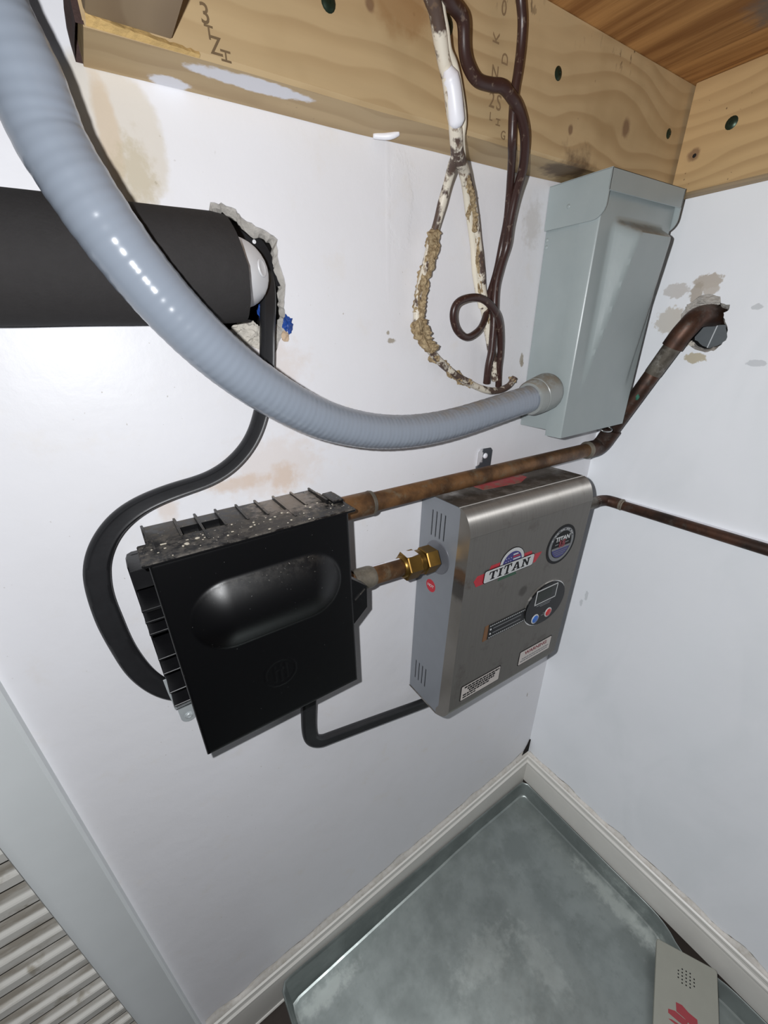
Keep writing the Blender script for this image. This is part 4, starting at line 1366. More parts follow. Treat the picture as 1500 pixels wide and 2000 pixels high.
for x in (0.0, HW):
    bm = bmesh.new()
    D = [p for p in prof if p[0] < -0.0740]
    D = [(-0.0740, 0.1698)] + D
    D = D + [(-0.0690, -0.1815), (-0.0690, -0.17), (-0.0740, -0.16), (-0.0765, 0.12), (-0.0755, 0.165)]
    V = [bm.verts.new((x, p[0], p[1])) for p in D]
    for t in tessellate_polygon([[Vector((p[0], p[1], 0)) for p in D]]):
        try: bm.faces.new([V[i] for i in t])
        except ValueError: pass
    from_bm('side_flange', bm, M['steel_side'], wh)
# chassis with slotted side
slots = []
for zt, zb, y0, y1 in ((0.9262, 0.8880, -0.0242, -0.0487), (0.6592, 0.6200, -0.0130, -0.0373)):
    for k in range(4):
        y = y0 + (y1 - y0) * k / 3
        _, z1 = HL(-0.411, zt); _, z0 = HL(-0.411, zb)
        hole = []
        for j in range(5):
            a = math.pi * j / 4
            hole.append((y + 0.00125 * math.cos(a), z1 - 0.00125 + 0.00125 * math.sin(a)))
        for j in range(5):
            a = math.pi + math.pi * j / 4
            hole.append((y + 0.00125 * math.cos(a), z0 + 0.00125 + 0.00125 * math.sin(a)))
        slots.append(hole)
outl = [(-0.0008, -0.1790), (-0.068, -0.1805), (-0.0765, -0.155), (-0.0775, 0.150), (-0.0745, 0.1690), (-0.0008, 0.1690)]
bm = bmesh.new()
lo = add_plate_with_holes(bm, outl, slots, lambda a, b_, d: (d, a, b_), 0.0015)
for h in lo[1:]:
    hb = [bm.verts.new((v.co.x + 0.0012, v.co.y, v.co.z)) for v in h]
    for i in range(len(h)): bm.faces.new((h[i], h[(i + 1) % len(h)], hb[(i + 1) % len(h)], hb[i]))
bk = [bm.verts.new((HW - 0.0015, p[0], p[1])) for p in outl]
for i in range(len(outl)): bm.faces.new((lo[0][i], lo[0][(i + 1) % len(outl)], bk[(i + 1) % len(outl)], bk[i]))
bm.faces.new(bk)
from_bm('chassis', bm, M['chassis'], wh)
box('interior', (0.006, HW - 0.006, -0.070, -0.006, -0.172, 0.160), M['black'], wh)
# mounting tab above the back edge
tx0, tz0 = HL(-0.3050, 0.940); tx1, tz1 = HL(-0.2735, 0.9835)
bm = bmesh.new()
add_prism(bm, [(tx0, 0.160), (tx1, 0.160), (tx1, tz1 - 0.004), (tx1 - 0.004, tz1), (tx0 + 0.004, tz1), (tx0, tz1 - 0.004)], lambda a, b_, d: (a, d, b_), -0.0022, -0.0008)
bT = NB('tab_steel')
M['tab'] = bT.out(bT.mix(bT.blob((-0.303, -0.002, 0.977), 0.0105, (0.9, 1, 1.6), 0.7, 130.0, 0.15), S(74, 78, 84), S(226, 226, 230)), 0.4, 0.2)
from_bm('mounting_tab', bm, M['tab'], wh)
sx_, sz_ = HL(-0.288, 0.9735)
lathe('screw', (sx_, -0.0022, sz_), (0, -1, 0), [(0, 0.0042), (0.0012, 0.0040), (0.0024, 0.0026), (0.0026, 0.0005)], M['white_paint'], wh, 16)
# washer round the inlet and hot dot
_, wz_ = HL(-0.411, 0.8575)
lathe('inlet_washer', (0.0016, -0.0400, wz_ + 0.0035), (-1, 0, 0), [(0, 0.0245), (0.0006, 0.0240), (0.0009, 0.0225), (0.0009, 0.010)], plain('washer_grey', S(108, 110, 116), 0.3, 0.2, 0.1, 60), wh, 36)
_, hz_ = HL(-0.411, 0.8113)
lathe('hot_sticker', (0.0016, -0.0323, hz_), (-1, 0, 0), [(0, 0.0098), (0.0002, 0.0098)], M['red_print'], wh, 28)
text_mesh('hot_lettering', 'HOT', 0.0062, M['white_print'], wh, frame((0.0012, -0.0323, hz_), (0, -1, 0), (0, 0, 1)), 0.00005, 0, 0.0001)


def fl(poly, d=0.0003, t=0.0003):
    """flat sticker on the front: outline in heater x,z; d = stand-off"""
    bm = bmesh.new()
    add_prism(bm, poly, lambda a, b_, e: (a, e, b_), YF - d - t, YF - d + 0.0002)
    return bm


def ell(c, rx, rz, n=40, a0=0, a1=2 * math.pi):
    full = abs(a1 - a0 - 2 * math.pi) < 1e-6
    return [(c[0] + rx * math.cos(a0 + (a1 - a0) * k / (n if full else n - 1)), c[1] + rz * math.sin(a0 + (a1 - a0) * k / (n if full else n - 1))) for k in range(n)]


def rrect(x0, x1, z0, z1, r, n=4, shear=0.0):
    out = []
    for cx, cz, a in ((x1 - r, z1 - r, 0), (x0 + r, z1 - r, 90), (x0 + r, z0 + r, 180), (x1 - r, z0 + r, 270)):
        for k in range(n + 1):
            t = math.radians(a + 90 * k / n)
            out.append((cx + r * math.cos(t), cz + r * math.sin(t)))
    return [(p[0] + shear * (p[1] - z0), p[1]) for p in out]


FR = lambda x, z, d: frame((x, YF - d, z), (1, 0, 0), (0, 0, 1))
bx0, bz = HL(-0.3732, 0.8452); bx1, _ = HL(-0.2734, 0.8418)
# red wings, arch with flag, banner, lettering
lz = bz
logo_ = from_bm('logo_banner', fl(rrect(bx0 - 0.001, bx1 + 0.001, lz - 0.0098, lz + 0.0098, 0.0035, 4, 0.05), 0.0009), M['black'], wh)
from_bm('banner_face', fl(rrect(bx0, bx1, lz - 0.0088, lz + 0.0088, 0.003, 4, 0.05), 0.0012), M['white_print'], logo_)
for pl in ([(bx0 - 0.018, lz - 0.001), (bx0 - 0.012, lz + 0.006), (bx0 + 0.004, lz + 0.006), (bx0 + 0.004, lz - 0.0095), (bx0 - 0.013, lz - 0.010)],
           [(bx1 - 0.004, lz + 0.007), (bx1 + 0.019, lz + 0.0065), (bx1 + 0.0075, lz - 0.0075), (bx1 - 0.004, lz - 0.0075)],
           [(bx0 + 0.008, lz + 0.006), (bx0 + 0.012, lz + 0.0145), (bx0 + 0.030, lz + 0.0145), (bx0 + 0.034, lz + 0.006)],
           [(bx1 - 0.028, lz + 0.006), (bx1 - 0.025, lz + 0.0145), (bx1 - 0.006, lz + 0.0145), (bx1 - 0.002, lz + 0.006)]):
    from_bm('red_ribbon', fl(pl, 0.0003), M['red_print'], logo_)
from_bm('green_ribbon', fl([(bx0 + 0.034, lz - 0.008), (bx0 + 0.064, lz - 0.008), (bx0 + 0.068, lz - 0.0148), (bx0 + 0.030, lz - 0.0148)], 0.0003), M['green_print'], logo_)
ac = (bx0 + 0.0535, lz + 0.0075)
from_bm('arch_border', fl(ell(ac, 0.0255, 0.0235, 30, 0, math.pi), 0.0004), M['black'], logo_)
from_bm('arch_ring', fl(ell(ac, 0.0245, 0.0225, 30, 0, math.pi), 0.0005), M['white_print'], logo_)
from_bm('flag_field', fl(ell(ac, 0.0195, 0.0175, 30, 0, math.pi), 0.0006), M['blue_print'], logo_)
for k, (x0, x1, z) in enumerate(((0.000, 0.0105, 0.0125), (0.000, 0.0145, 0.0088), (0.001, 0.0165, 0.0050))):
    from_bm('flag_stripe', fl([(ac[0] + x0, ac[1] + z - 0.0010), (ac[0] + x1, ac[1] + z - 0.0010), (ac[0] + x1 - 0.001, ac[1] + z + 0.0010), (ac[0] + x0, ac[1] + z + 0.0010)], 0.0008), M['white_print'] if k != 1 else M['red_print'], logo_)
for k in range(6):
    from_bm('flag_star', fl(ell((ac[0] - 0.0135 + 0.0048 * (k % 3), ac[1] + 0.004 + 0.005 * (k // 3)), 0.0007, 0.0007, 6), 0.0008), M['white_print'], logo_)
# slab-serif letters drawn as outlines
GLYPH = {
    'T': (0.86, [[(0.02, 1.0), (0.84, 1.0), (0.86, 0.66), (0.78, 0.66), (0.72, 0.88), (0.54, 0.88), (0.54, 0.12), (0.66, 0.10), (0.66, 0.0), (0.20, 0.0), (0.20, 0.10), (0.32, 0.12), (0.32, 0.88), (0.14, 0.88), (0.08, 0.66), (0.0, 0.66)]]),
    'I': (0.50, [[(0.02, 1.0), (0.48, 1.0), (0.48, 0.90), (0.36, 0.88), (0.36, 0.12), (0.48, 0.10), (0.48, 0.0), (0.02, 0.0), (0.02, 0.10), (0.14, 0.12), (0.14, 0.88), (0.02, 0.90)]]),
    'A': (0.98, [[(0.36, 1.0), (0.60, 1.0), (0.88, 0.11), (0.98, 0.10), (0.98, 0.0), (0.56, 0.0), (0.56, 0.10), (0.65, 0.11), (0.61, 0.27), (0.50, 0.27), (0.53, 0.38), (0.58, 0.38), (0.47, 0.76), (0.28, 0.11), (0.38, 0.10), (0.38, 0.0), (0.0, 0.0), (0.0, 0.10), (0.10, 0.11)], [(0.30, 0.38), (0.56, 0.38), (0.56, 0.27), (0.27, 0.27)]]),
    'N': (0.98, [[(0.02, 1.0), (0.32, 1.0), (0.68, 0.40), (0.68, 0.88), (0.56, 0.90), (0.56, 1.0), (0.96, 1.0), (0.96, 0.90), (0.84, 0.88), (0.84, 0.0), (0.70, 0.0), (0.28, 0.70), (0.28, 0.12), (0.40, 0.10), (0.40, 0.0), (0.0, 0.0), (0.0, 0.10), (0.12, 0.12), (0.12, 0.88), (0.02, 0.90)]]),
}


def serif_word(name, word, x0, x1, z0, h, d, material, parent, drop=()):
    tot = sum(GLYPH[c][0] for c in word) + 0.10 * (len(word) - 1)
    k = (x1 - x0) / tot
    x = x0
    for i, c in enumerate(word):
        hh, zz = (h * 1.22, z0 - h * 0.11) if i in drop else (h, z0)
        for g in GLYPH[c][1]:
            from_bm(name, fl([(x + p[0] * k + (zz + p[1] * hh - z0) * 0.10, zz + p[1] * hh) for p in g], d, 0.0002), material, parent)
        x += (GLYPH[c][0] + 0.10) * k


serif_word('logo_letter', 'TITAN', bx0 + 0.008, bx1 - 0.008, lz - 0.0062, 0.0124, 0.0015, M['black'], logo_, (2,))

# round badge
rx_, rz_ = HL(-0.2082, 0.8440)
badge = from_bm('round_badge', fl(ell((rx_, rz_), 0.0345, 0.0325, 48), 0.0003), M['black'], wh)
from_bm('badge_ring', fl(ell((rx_, rz_), 0.0298, 0.0280, 48), 0.0005), M['grey_print'], badge)
from_bm('badge_field', fl(ell((rx_, rz_), 0.0240, 0.0228, 48), 0.0007), M['black'], badge)
from_bm('badge_sky', fl(ell((rx_, rz_), 0.0225, 0.0215, 30, math.radians(195), math.radians(345)), 0.0009), M['blue_print'], badge)
from_bm('badge_scroll', fl([(rx_ - 0.0225, rz_ - 0.003), (rx_ + 0.0225, rz_ - 0.003), (rx_ + 0.0215, rz_ - 0.0065), (rx_ - 0.0215, rz_ - 0.0065)], 0.0010), M['grey_print'], badge)
for k in range(3):
    w_ = 0.017 - 0.0035 * k
    from_bm('badge_line', fl([(rx_ - w_, rz_ - 0.0095 - 0.0034 * k), (rx_ + w_, rz_ - 0.0095 - 0.0034 * k), (rx_ + w_, rz_ - 0.0104 - 0.0034 * k), (rx_ - w_, rz_ - 0.0104 - 0.0034 * k)], 0.0011), M['grey_print'], badge)
text_mesh('badge_lettering', 'TITAN', 0.0105, M['white_print'], badge, FR(rx_, rz_ + 0.0105, 0.0013), 0.0001, 0.05, 0.0004, squash=1.15)
text_mesh('badge_number', '15', 0.0155, M['dark_red'], badge, FR(rx_, rz_ + 0.0015, 0.0013), 0.0001, 0, 0.0012, squash=1.1)
for s_ in (-1, 1):
    from_bm('badge_dash', fl([(rx_ + s_ * 0.0125 - 0.004, rz_ + 0.0030), (rx_ + s_ * 0.0125 + 0.004, rz_ + 0.0030), (rx_ + s_ * 0.0125 + 0.004, rz_ + 0.0015), (rx_ + s_ * 0.0125 - 0.004, rz_ + 0.0015)], 0.0011), M['grey_print'], badge)
for k in range(14):
    a = math.radians(25 + 130 * k / 13)
    c = (rx_ + 0.0270 * math.cos(a), rz_ + 0.0254 * math.sin(a))
    from_bm('badge_tick', fl(ell(c, 0.0011, 0.0009, 5), 0.0008), M['white_print'] if k % 3 else M['black'], badge)

# control panel: rounded display with a strip of print running left
cx1, cz1 = HL(-0.2222, 0.7420)
pan_ = []
for k in range(36):
    a = -math.pi + 2 * math.pi * k / 36
    pan_.append((cx1 + 0.0485 * math.copysign(abs(math.cos(a)) ** 0.92, math.cos(a)), cz1 + 0.0375 * math.sin(a)))
bm = fl(pan_, 0.0, 0.0030)
ctrl = from_bm('control_panel', bm, M['panel_black'], wh)
bm = fl([(cx1 + (p[0] - cx1) * 1.035, cz1 + (p[1] - cz1) * 1.045) for p in pan_], 0.0, 0.0014)
from_bm('panel_rim', bm, M['chrome'], ctrl)
s0, sz0 = HL(-0.2510, 0.7505); s1, sz1 = HL(-0.2000, 0.7705)
sz1 = sz0 + 0.0240
PF = 0.0033
for q in ([(s0 - 0.001, sz0 - 0.001), (s1 + 0.001, sz0 - 0.001), (s1 + 0.001, sz0 + 0.0004), (s0 - 0.001, sz0 + 0.0004)], [(s0 - 0.001, sz1), (s1 + 0.001, sz1), (s1 + 0.001, sz1 + 0.0014), (s0 - 0.001, sz1 + 0.0014)],
          [(s0 - 0.001, sz0), (s0 + 0.0004, sz0), (s0 + 0.0004, sz1), (s0 - 0.001, sz1)], [(s1, sz0), (s1 + 0.0014, sz0), (s1 + 0.0014, sz1), (s1, sz1)]):
    from_bm('screen_frame', fl(q, PF - 0.0003, 0.0006), M['white_print'], ctrl)
from_bm('screen', fl([(s0, sz0), (s1, sz0), (s1, sz1), (s0, sz1)], PF - 0.0003, 0.0003), M['lcd'], ctrl)
from_bm('screen_shade', fl([(s0 + 0.003, sz0 + 0.005), (s1 - 0.012, sz0 + 0.005), (s1 - 0.012, sz1 - 0.003), (s0 + 0.003, sz1 - 0.003)], PF - 0.0001, 0.0003), plain('lcd_segment_area', S(40, 46, 40), 0.4, 0, 0.05, 60, 0.0, 0.2), ctrl)
for (xx, zz, mm_) in ((-0.2441, 0.7210, 'blue_btn'), (-0.2110, 0.7203, 'red_btn')):
    ux, uz = HL(xx, zz)
    lathe('button_ring', (ux, YF - 0.0030, uz), (0, -1, 0), [(0, 0.0088), (0.0006, 0.0086), (0.0008, 0.0070)], M['white_print'], ctrl, 24)
    bt_ = lathe('button', (ux, YF - 0.0032, uz), (0, -1, 0), [(0, 0.0070), (0.0012, 0.0066), (0.0018, 0.0048), (0.0020, 0.0010)], M[mm_], ctrl, 24)
    bt_['label'] = 'blue button' if mm_ == 'blue_btn' else 'red button'
for k, (dx, dz, w_) in enumerate(((0.0, 0.0, 0.018), (0.004, -0.0030, 0.012), (0.010, -0.0205, 0.006), (0.008, -0.0235, 0.008))):
    ux, uz = cx1 - 0.006 + dx, sz0 - 0.0045 + dz
    from_bm('panel_print', fl([(ux - w_, uz - 0.0006), (ux + w_, uz - 0.0006), (ux + w_, uz + 0.0006), (ux - w_, uz + 0.0006)], PF - 0.0003, 0.0003), M['grey_print'], ctrl)
t0, tz = HL(-0.3515, 0.7432); t1, _ = HL(-0.2650, 0.74)
strip = from_bm('indicator_strip', fl([(t0, tz - 0.0125), (t1, tz - 0.0125), (t1, tz + 0.0125), (t0, tz + 0.0125)], 0.0003, 0.0008), M['panel_black'], wh)
from_bm('tarnished_end', fl([(t0 - 0.0085, tz - 0.0135), (t0, tz - 0.0130), (t0, tz + 0.0130), (t0 - 0.0070, tz + 0.0125)], 0.0002, 0.0006), M['tarnish'], strip)
for rw in (0.0100, -0.0105):
    for k in range(20):
        x = t0 + 0.004 + 0.0795 * k / 19
        from_bm('dot', fl([(x - 0.0011, tz + rw - 0.0007), (x + 0.0011, tz + rw - 0.0007), (x + 0.0011, tz + rw + 0.0007), (x - 0.0011, tz + rw + 0.0007)], 0.0010, 0.0003), M['white_print'], strip)
for rw in (0.0040, -0.0040):
    from_bm('led', fl(ell((t0 + 0.005, tz + rw), 0.0017, 0.0017, 10), 0.0010, 0.0004), M['white_print'], strip)
    from_bm('strip_print', fl([(t0 + 0.010, tz + rw - 0.0007), (t0 + 0.072, tz + rw - 0.0007), (t0 + 0.072, tz + rw + 0.0007), (t0 + 0.010, tz + rw + 0.0007)], 0.0010, 0.0003), M['grey_print'], strip)


def warn(name, x0, x1, z0, z1, title, rows, seed):
    a0, b0 = HL(x0, z0); a1, _ = HL(x1, z0)
    b1 = b0 + (z1 - z0)
    lab = from_bm(name, fl(rrect(a0, a1, b0, b1, 0.0022, 3), 0.0003), M['black'], wh)
    from_bm('label_face', fl(rrect(a0 + 0.0013, a1 - 0.0013, b0 + 0.0013, b1 - 0.0013, 0.0016, 3), 0.0005), M['label_paper'], lab)
    rnd = random.Random(seed)
    if title:
        text_mesh('label_lettering', title, 0.0098, M['dark_red'], lab, FR((a0 + a1) / 2, b1 - 0.0082, 0.0009), 0.0001, 0.0, 0.0002, squash=1.22)
    for (f0, f1, zz, hh) in rows:
        x = a0 + (a1 - a0) * f0
        xe = a0 + (a1 - a0) * f1
        zc = b0 + (b1 - b0) * zz
        while x < xe - 0.001:
            w_ = rnd.uniform(0.003, 0.0075)
            w_ = min(w_, xe - x)
            from_bm('print_word', fl([(x, zc - hh / 2), (x + w_, zc - hh / 2), (x + w_, zc + hh / 2), (x, zc + hh / 2)], 0.0008, 0.0002), M['black'] if title is None else M['grey_print'], lab)
            x += w_ + 0.0013


warn('warning_label', -0.2650, -0.1800, 0.6290, 0.6590, 'WARNING', ((0.10, 0.93, 0.40, 0.0022), (0.06, 0.90, 0.24, 0.0022)), 3)
warn('warning_label', -0.3965, -0.3100, 0.6305, 0.6605, None, ((0.08, 0.96, 0.84, 0.0030), (0.16, 0.88, 0.68, 0.0034), (0.20, 0.84, 0.52, 0.0034), (0.06, 0.72, 0.36, 0.0028), (0.06, 0.40, 0.20, 0.0024)), 5)
# faded red label on top
tp0, tq0 = HL(-0.333, 0.942); tp1, _ = HL(-0.228, 0.942)
bR = NB('faded_red_label')
M['red_top'] = bR.out(bR.mix(bR.ramp(bR.noise(bR.P, 70.0, 5.0, 0.7), 0.42, 0.62), S(186, 62, 66), S(150, 112, 96)), 0.5)
bm = bmesh.new()
add_prism(bm, [(tp0, -0.012), (tp0 + 0.004, -0.042), (tp1 - 0.030, -0.047), (tp1, -0.034), (tp1 + 0.002, -0.012)], lambda a, b_, d: (a, b_, d), 0.1704, 0.1708)
from_bm('top_label', bm, M['red_top'], wh)

# ------------------------------------------------------------------ hanging thermostat cables
bB = NB('brown_cable')
nB = bB.noise(bB.P, 160.0, 4.0, 0.65)
M['brown'] = bB.out(bB.mix(bB.math('MULTIPLY', bB.ramp(nB, 0.58, 0.68), 0.35), S(58, 38, 34), S(150, 132, 116)), 0.36)
bB = NB('painted_cable')
nB = bB.noise(bB.P, 46.0, 4.0, 0.65)
cB = bB.mix(bB.ramp(nB, 0.44, 0.52), S(82, 66, 58), S(214, 206, 190))
cB = bB.mix(bB.math('MULTIPLY', bB.ramp(bB.noise(bB.P, 150.0, 4.0, 0.6), 0.56, 0.66), 0.7), cB, S(112, 90, 70))
M['painted'] = bB.out(cB, 0.5)
bB = NB('white_cable')
nB = bB.noise(bB.P, 60.0, 4.0, 0.65)
M['white_cable'] = bB.out(bB.mix(bB.ramp(nB, 0.56, 0.66), S(222, 214, 196), S(104, 82, 66)), 0.5)
bB = NB('fluff')
nB = bB.noise(bB.P, 240.0, 5.0, 0.7)
cB = bB.mix(bB.ramp(nB, 0.3, 0.7), S(120, 100, 74), S(190, 170, 136))
bB.bump(nB, 0.9, 0.002)
M['fluff'] = bB.out(cB, 0.95, 0, 0.1)

BRA = [(-0.4660, -0.0830, 1.3986), (-0.4640, -0.0790, 1.3720), (-0.4582, -0.0750, 1.3559), (-0.4493, -0.0720, 1.3512), (-0.4380, -0.0680, 1.3513), (-0.4306, -0.0660, 1.3481), (-0.4245, -0.0620, 1.3365), (-0.4176, -0.0600, 1.3295), (-0.4070, -0.0600, 1.3233), (-0.3906, -0.0600, 1.3237), (-0.3792, -0.0620, 1.3242), (-0.3675, -0.0620, 1.3202), (-0.3540, -0.0600, 1.3150), (-0.3405, -0.0570, 1.3046), (-0.3321, -0.0530, 1.2940), (-0.3229, -0.0450, 1.2812), (-0.3165, -0.0340, 1.2640), (-0.3121, -0.0260, 1.2420), (-0.3066, -0.0200, 1.2224), (-0.3105, -0.0170, 1.2031), (-0.3138, -0.0160, 1.1854), (-0.3145, -0.0170, 1.1661), (-0.3122, -0.0170, 1.1400), (-0.3109, -0.0160, 1.1143), (-0.3116, -0.0140, 1.0965), (-0.3081, -0.0100, 1.0756)]
BRB = [(-0.3680, -0.0605, 1.3988), (-0.3664, -0.0600, 1.3864), (-0.3642, -0.0600, 1.3786), (-0.3578, -0.0580, 1.3686), (-0.3543, -0.0560, 1.3541), (-0.3552, -0.0560, 1.3404), (-0.3558, -0.0550, 1.3270), (-0.3551, -0.0550, 1.3126), (-0.3508, -0.0530, 1.2952), (-0.3412, -0.0460, 1.2881), (-0.3219, -0.0300, 1.2697), (-0.3129, -0.0220, 1.2449), (-0.3083, -0.0140, 1.2232), (-0.3090, -0.0110, 1.2013), (-0.3128, -0.0100, 1.1860), (-0.3174, -0.0100, 1.1728), (-0.3214, -0.0120, 1.1556), (-0.3363, -0.0180, 1.1393), (-0.3601, -0.0220, 1.1307), (-0.3787, -0.0240, 1.1385), (-0.3876, -0.0260, 1.1527), (-0.3849, -0.0280, 1.1648), (-0.3684, -0.0300, 1.1702), (-0.3486, -0.0300, 1.1690), (-0.3287, -0.0280, 1.1602), (-0.3111, -0.0240, 1.1454), (-0.2974, -0.0180, 1.1168), (-0.2922, -0.0140, 1.0923), (-0.2850, -0.0100, 1.0699)]
WHC = [(-0.4417, -0.0620, 1.3175), (-0.4346, -0.0600, 1.3047), (-0.4264, -0.0560, 1.2917), (-0.4142, -0.0460, 1.2789), (-0.4082, -0.0360, 1.2740), (-0.4045, -0.0240, 1.2596), (-0.4060, -0.0160, 1.2378), (-0.4111, -0.0130, 1.2188), (-0.4162, -0.0120, 1.2002), (-0.4230, -0.0120, 1.1795), (-0.4265, -0.0120, 1.1616), (-0.4253, -0.0120, 1.1445), (-0.4138, -0.0110, 1.1264), (-0.3931, -0.0100, 1.1084), (-0.3710, -0.0090, 1.0940), (-0.3488, -0.0090, 1.0824), (-0.3131, -0.0090, 1.0684), (-0.2860, -0.0090, 1.0640), (-0.2651, -0.0100, 1.0683), (-0.2566, -0.0120, 1.0789)]
WHD = [(-0.4800, -0.0850, 1.3986), (-0.4765, -0.0790, 1.3750), (-0.4729, -0.0740, 1.3549), (-0.4669, -0.0720, 1.3490), (-0.4614, -0.0700, 1.3450), (-0.4538, -0.0660, 1.3371), (-0.4452, -0.0620, 1.3261), (-0.4384, -0.0600, 1.3188), (-0.4356, -0.0600, 1.3105), (-0.4294, -0.0580, 1.2988), (-0.4234, -0.0560, 1.2902), (-0.4125, -0.0480, 1.2796), (-0.3907, -0.0340, 1.2724), (-0.3681, -0.0220, 1.2560), (-0.3543, -0.0160, 1.2370), (-0.3410, -0.0120, 1.2095), (-0.3318, -0.0100, 1.1855), (-0.3240, -0.0090, 1.1665), (-0.3147, -0.0090, 1.1430), (-0.3075, -0.0090, 1.1246), (-0.2985, -0.0090, 1.1016), (-0.2901, -0.0090, 1.0780)]
WHE = [(-0.4700, -0.0760, 1.3986), (-0.4660, -0.0720, 1.3780), (-0.4627, -0.0680, 1.3603), (-0.4564, -0.0680, 1.3509), (-0.4541, -0.0680, 1.3451), (-0.4486, -0.0660, 1.3394), (-0.4426, -0.0630, 1.3311), (-0.4342, -0.0600, 1.3269), (-0.4267, -0.0580, 1.3189), (-0.4198, -0.0560, 1.3077), (-0.4151, -0.0540, 1.2974), (-0.4141, -0.0520, 1.2889), (-0.4063, -0.0460, 1.2807), (-0.3938, -0.0360, 1.2715), (-0.3787, -0.0260, 1.2589), (-0.3639, -0.0180, 1.2411), (-0.3503, -0.0120, 1.2207), (-0.3421, -0.0090, 1.1977), (-0.3360, -0.0080, 1.1830), (-0.3267, -0.0080, 1.1622)]


def cable(name, pts, r, material, label, wob=0.06):
    path = smooth_path(pts, 10, 3)
    bm = bmesh.new()
    add_sweep(bm, path, lambda i, s: circ(r * (1 + wob * mnoise.noise(Vector((s * 60, r * 999, 0)))), 14))
    return tag(from_bm(name, bm, material, None, True, 60), label, 'cable', 'cables hanging over the stamped joist')


cable('thermostat_cable', BRA, 0.0046, M['brown'], 'brown cable that bends in a step over the joist and hangs beside the others')
cable('thermostat_cable', BRB, 0.0039, M['brown'], 'brown cable hanging straight over the joist and curling into one loop on the wall')
wc = cable('thermostat_cable', WHC, 0.0042, M['painted'], 'paint spattered cable swinging left and caked with fluff down to the conduit', 0.15)
wd = cable('thermostat_cable', WHD, 0.0052, M['painted'], 'thicker brown and white cable at the left of the bundle over the joist', 0.12)
we = cable('thermostat_cable', WHE, 0.0036, M['white_cable'], 'thin white and brown cable twisted along the thicker painted cable', 0.12)
# thick coat of white paint on the bundle
bm = bmesh.new()
add_sweep(bm, smooth_path([(-0.4425, -0.0635, 1.3215), (-0.4372, -0.0630, 1.3150), (-0.4335, -0.0625, 1.3080), (-0.4290, -0.0610, 1.2985), (-0.4250, -0.0590, 1.2920)], 6, 2),
          lambda i, s: circ(0.0066 * (0.55 + 0.45 * min(1, i / 4, (24 - i) / 3 + 0.2)), 14))
from_bm('paint_coat', bm, M['white_paint'], wd, True, 60)


def fluff(parent, pts, i0, i1, r, seed, off=(0, 0, 0)):
    """matted insulation clinging to a run of cable"""
    path = smooth_path(pts, 10, 3)
    a, b_ = int(len(path) * i0), int(len(path) * i1)
    seg_ = resample(path[a:b_], 0.0008)
    n = len(seg_)
    bm = bmesh.new()

    def prof_(i, s):
        e = min(1.0, i / 5 + 0.15, (n - 1 - i) / 5 + 0.15)
        out = []
        for k in range(18):
            t = 2 * math.pi * k / 18
            q = 0.9 + 1.25 * mnoise.noise(Vector((s * 62, math.cos(t) * 1.1 + seed, math.sin(t) * 1.1))) + 0.5 * mnoise.noise(Vector((s * 330, math.cos(t) * 3, math.sin(t) * 3 + seed)))
            rr_ = r * 0.86 * max(0.15, q) * e
            out.append((rr_ * math.cos(t) + off[0], rr_ * math.sin(t) * 0.8 + off[1]))
        return out
    add_sweep(bm, seg_, prof_)
    return from_bm('matted_fluff', bm, M['fluff'], parent, False)


fluff(wc, WHC, 0.33, 0.60, 0.0070, 1, (0.001, 0.001))
fluff(wc, WHC, 0.56, 0.66, 0.0085, 2, (0.004, 0))
fluff(wc, WHC, 0.66, 0.82, 0.0056, 4, (-0.002, 0))
fluff(wc, WHC, 0.965, 1.0, 0.0060, 7)
fluff(we, WHE, 0.69, 0.82, 0.0050, 5, (0.003, 0))
fluff(we, WHE, 0.82, 0.98, 0.0034, 6, (0.003, 0))
fluff(wd, WHD, 0.80, 0.98, 0.0042, 8, (0.001, 0))

# ------------------------------------------------------------------ galvanised drain pan
bN = NB('galvanised_pan')
n1 = bN.noise(bN.P, 12.0, 5.0, 0.6)
n2 = bN.noise(bN.P, 46.0, 5.0, 0.65)
cn = bN.mix(bN.ramp(n1, 0.35, 0.65), S(120, 127, 125), S(138, 145, 143))
cn = bN.mix(bN.math('MULTIPLY', bN.ramp(n2, 0.55, 0.75), 0.3), cn, S(92, 98, 95))
cn = bN.mix(bN.math('MULTIPLY', bN.ramp(bN.noise(bN.P, 20.0, 6.0, 0.7), 0.62, 0.74), 0.4), cn, S(158, 164, 160))
for c_, r_, sc_, k_ in (((-0.050, -0.315, -0.038), 0.020, (0.9, 4.2, 1), 0.55), ((-0.045, -0.375, -0.038), 0.014, (0.9, 2.5, 1), 0.5), ((-0.012, -0.30, -0.02), 0.012, (0.8, 4.5, 1.4), 0.5),  # streaks by the right wall: sheen of the metal painted into the colour
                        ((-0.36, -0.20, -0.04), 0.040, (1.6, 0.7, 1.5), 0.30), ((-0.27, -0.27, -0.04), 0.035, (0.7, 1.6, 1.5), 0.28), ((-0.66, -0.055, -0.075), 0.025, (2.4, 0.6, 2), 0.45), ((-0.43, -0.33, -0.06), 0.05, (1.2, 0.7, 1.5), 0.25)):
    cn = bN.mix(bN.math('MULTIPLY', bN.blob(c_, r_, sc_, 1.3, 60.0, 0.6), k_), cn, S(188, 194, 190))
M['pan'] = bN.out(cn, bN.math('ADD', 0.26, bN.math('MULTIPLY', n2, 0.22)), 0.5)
PO = (-0.38, -0.38, ZF)
dp = empty('drain_pan', PO, 'galvanised metal drain pan standing on the floor in the corner', 'pan')


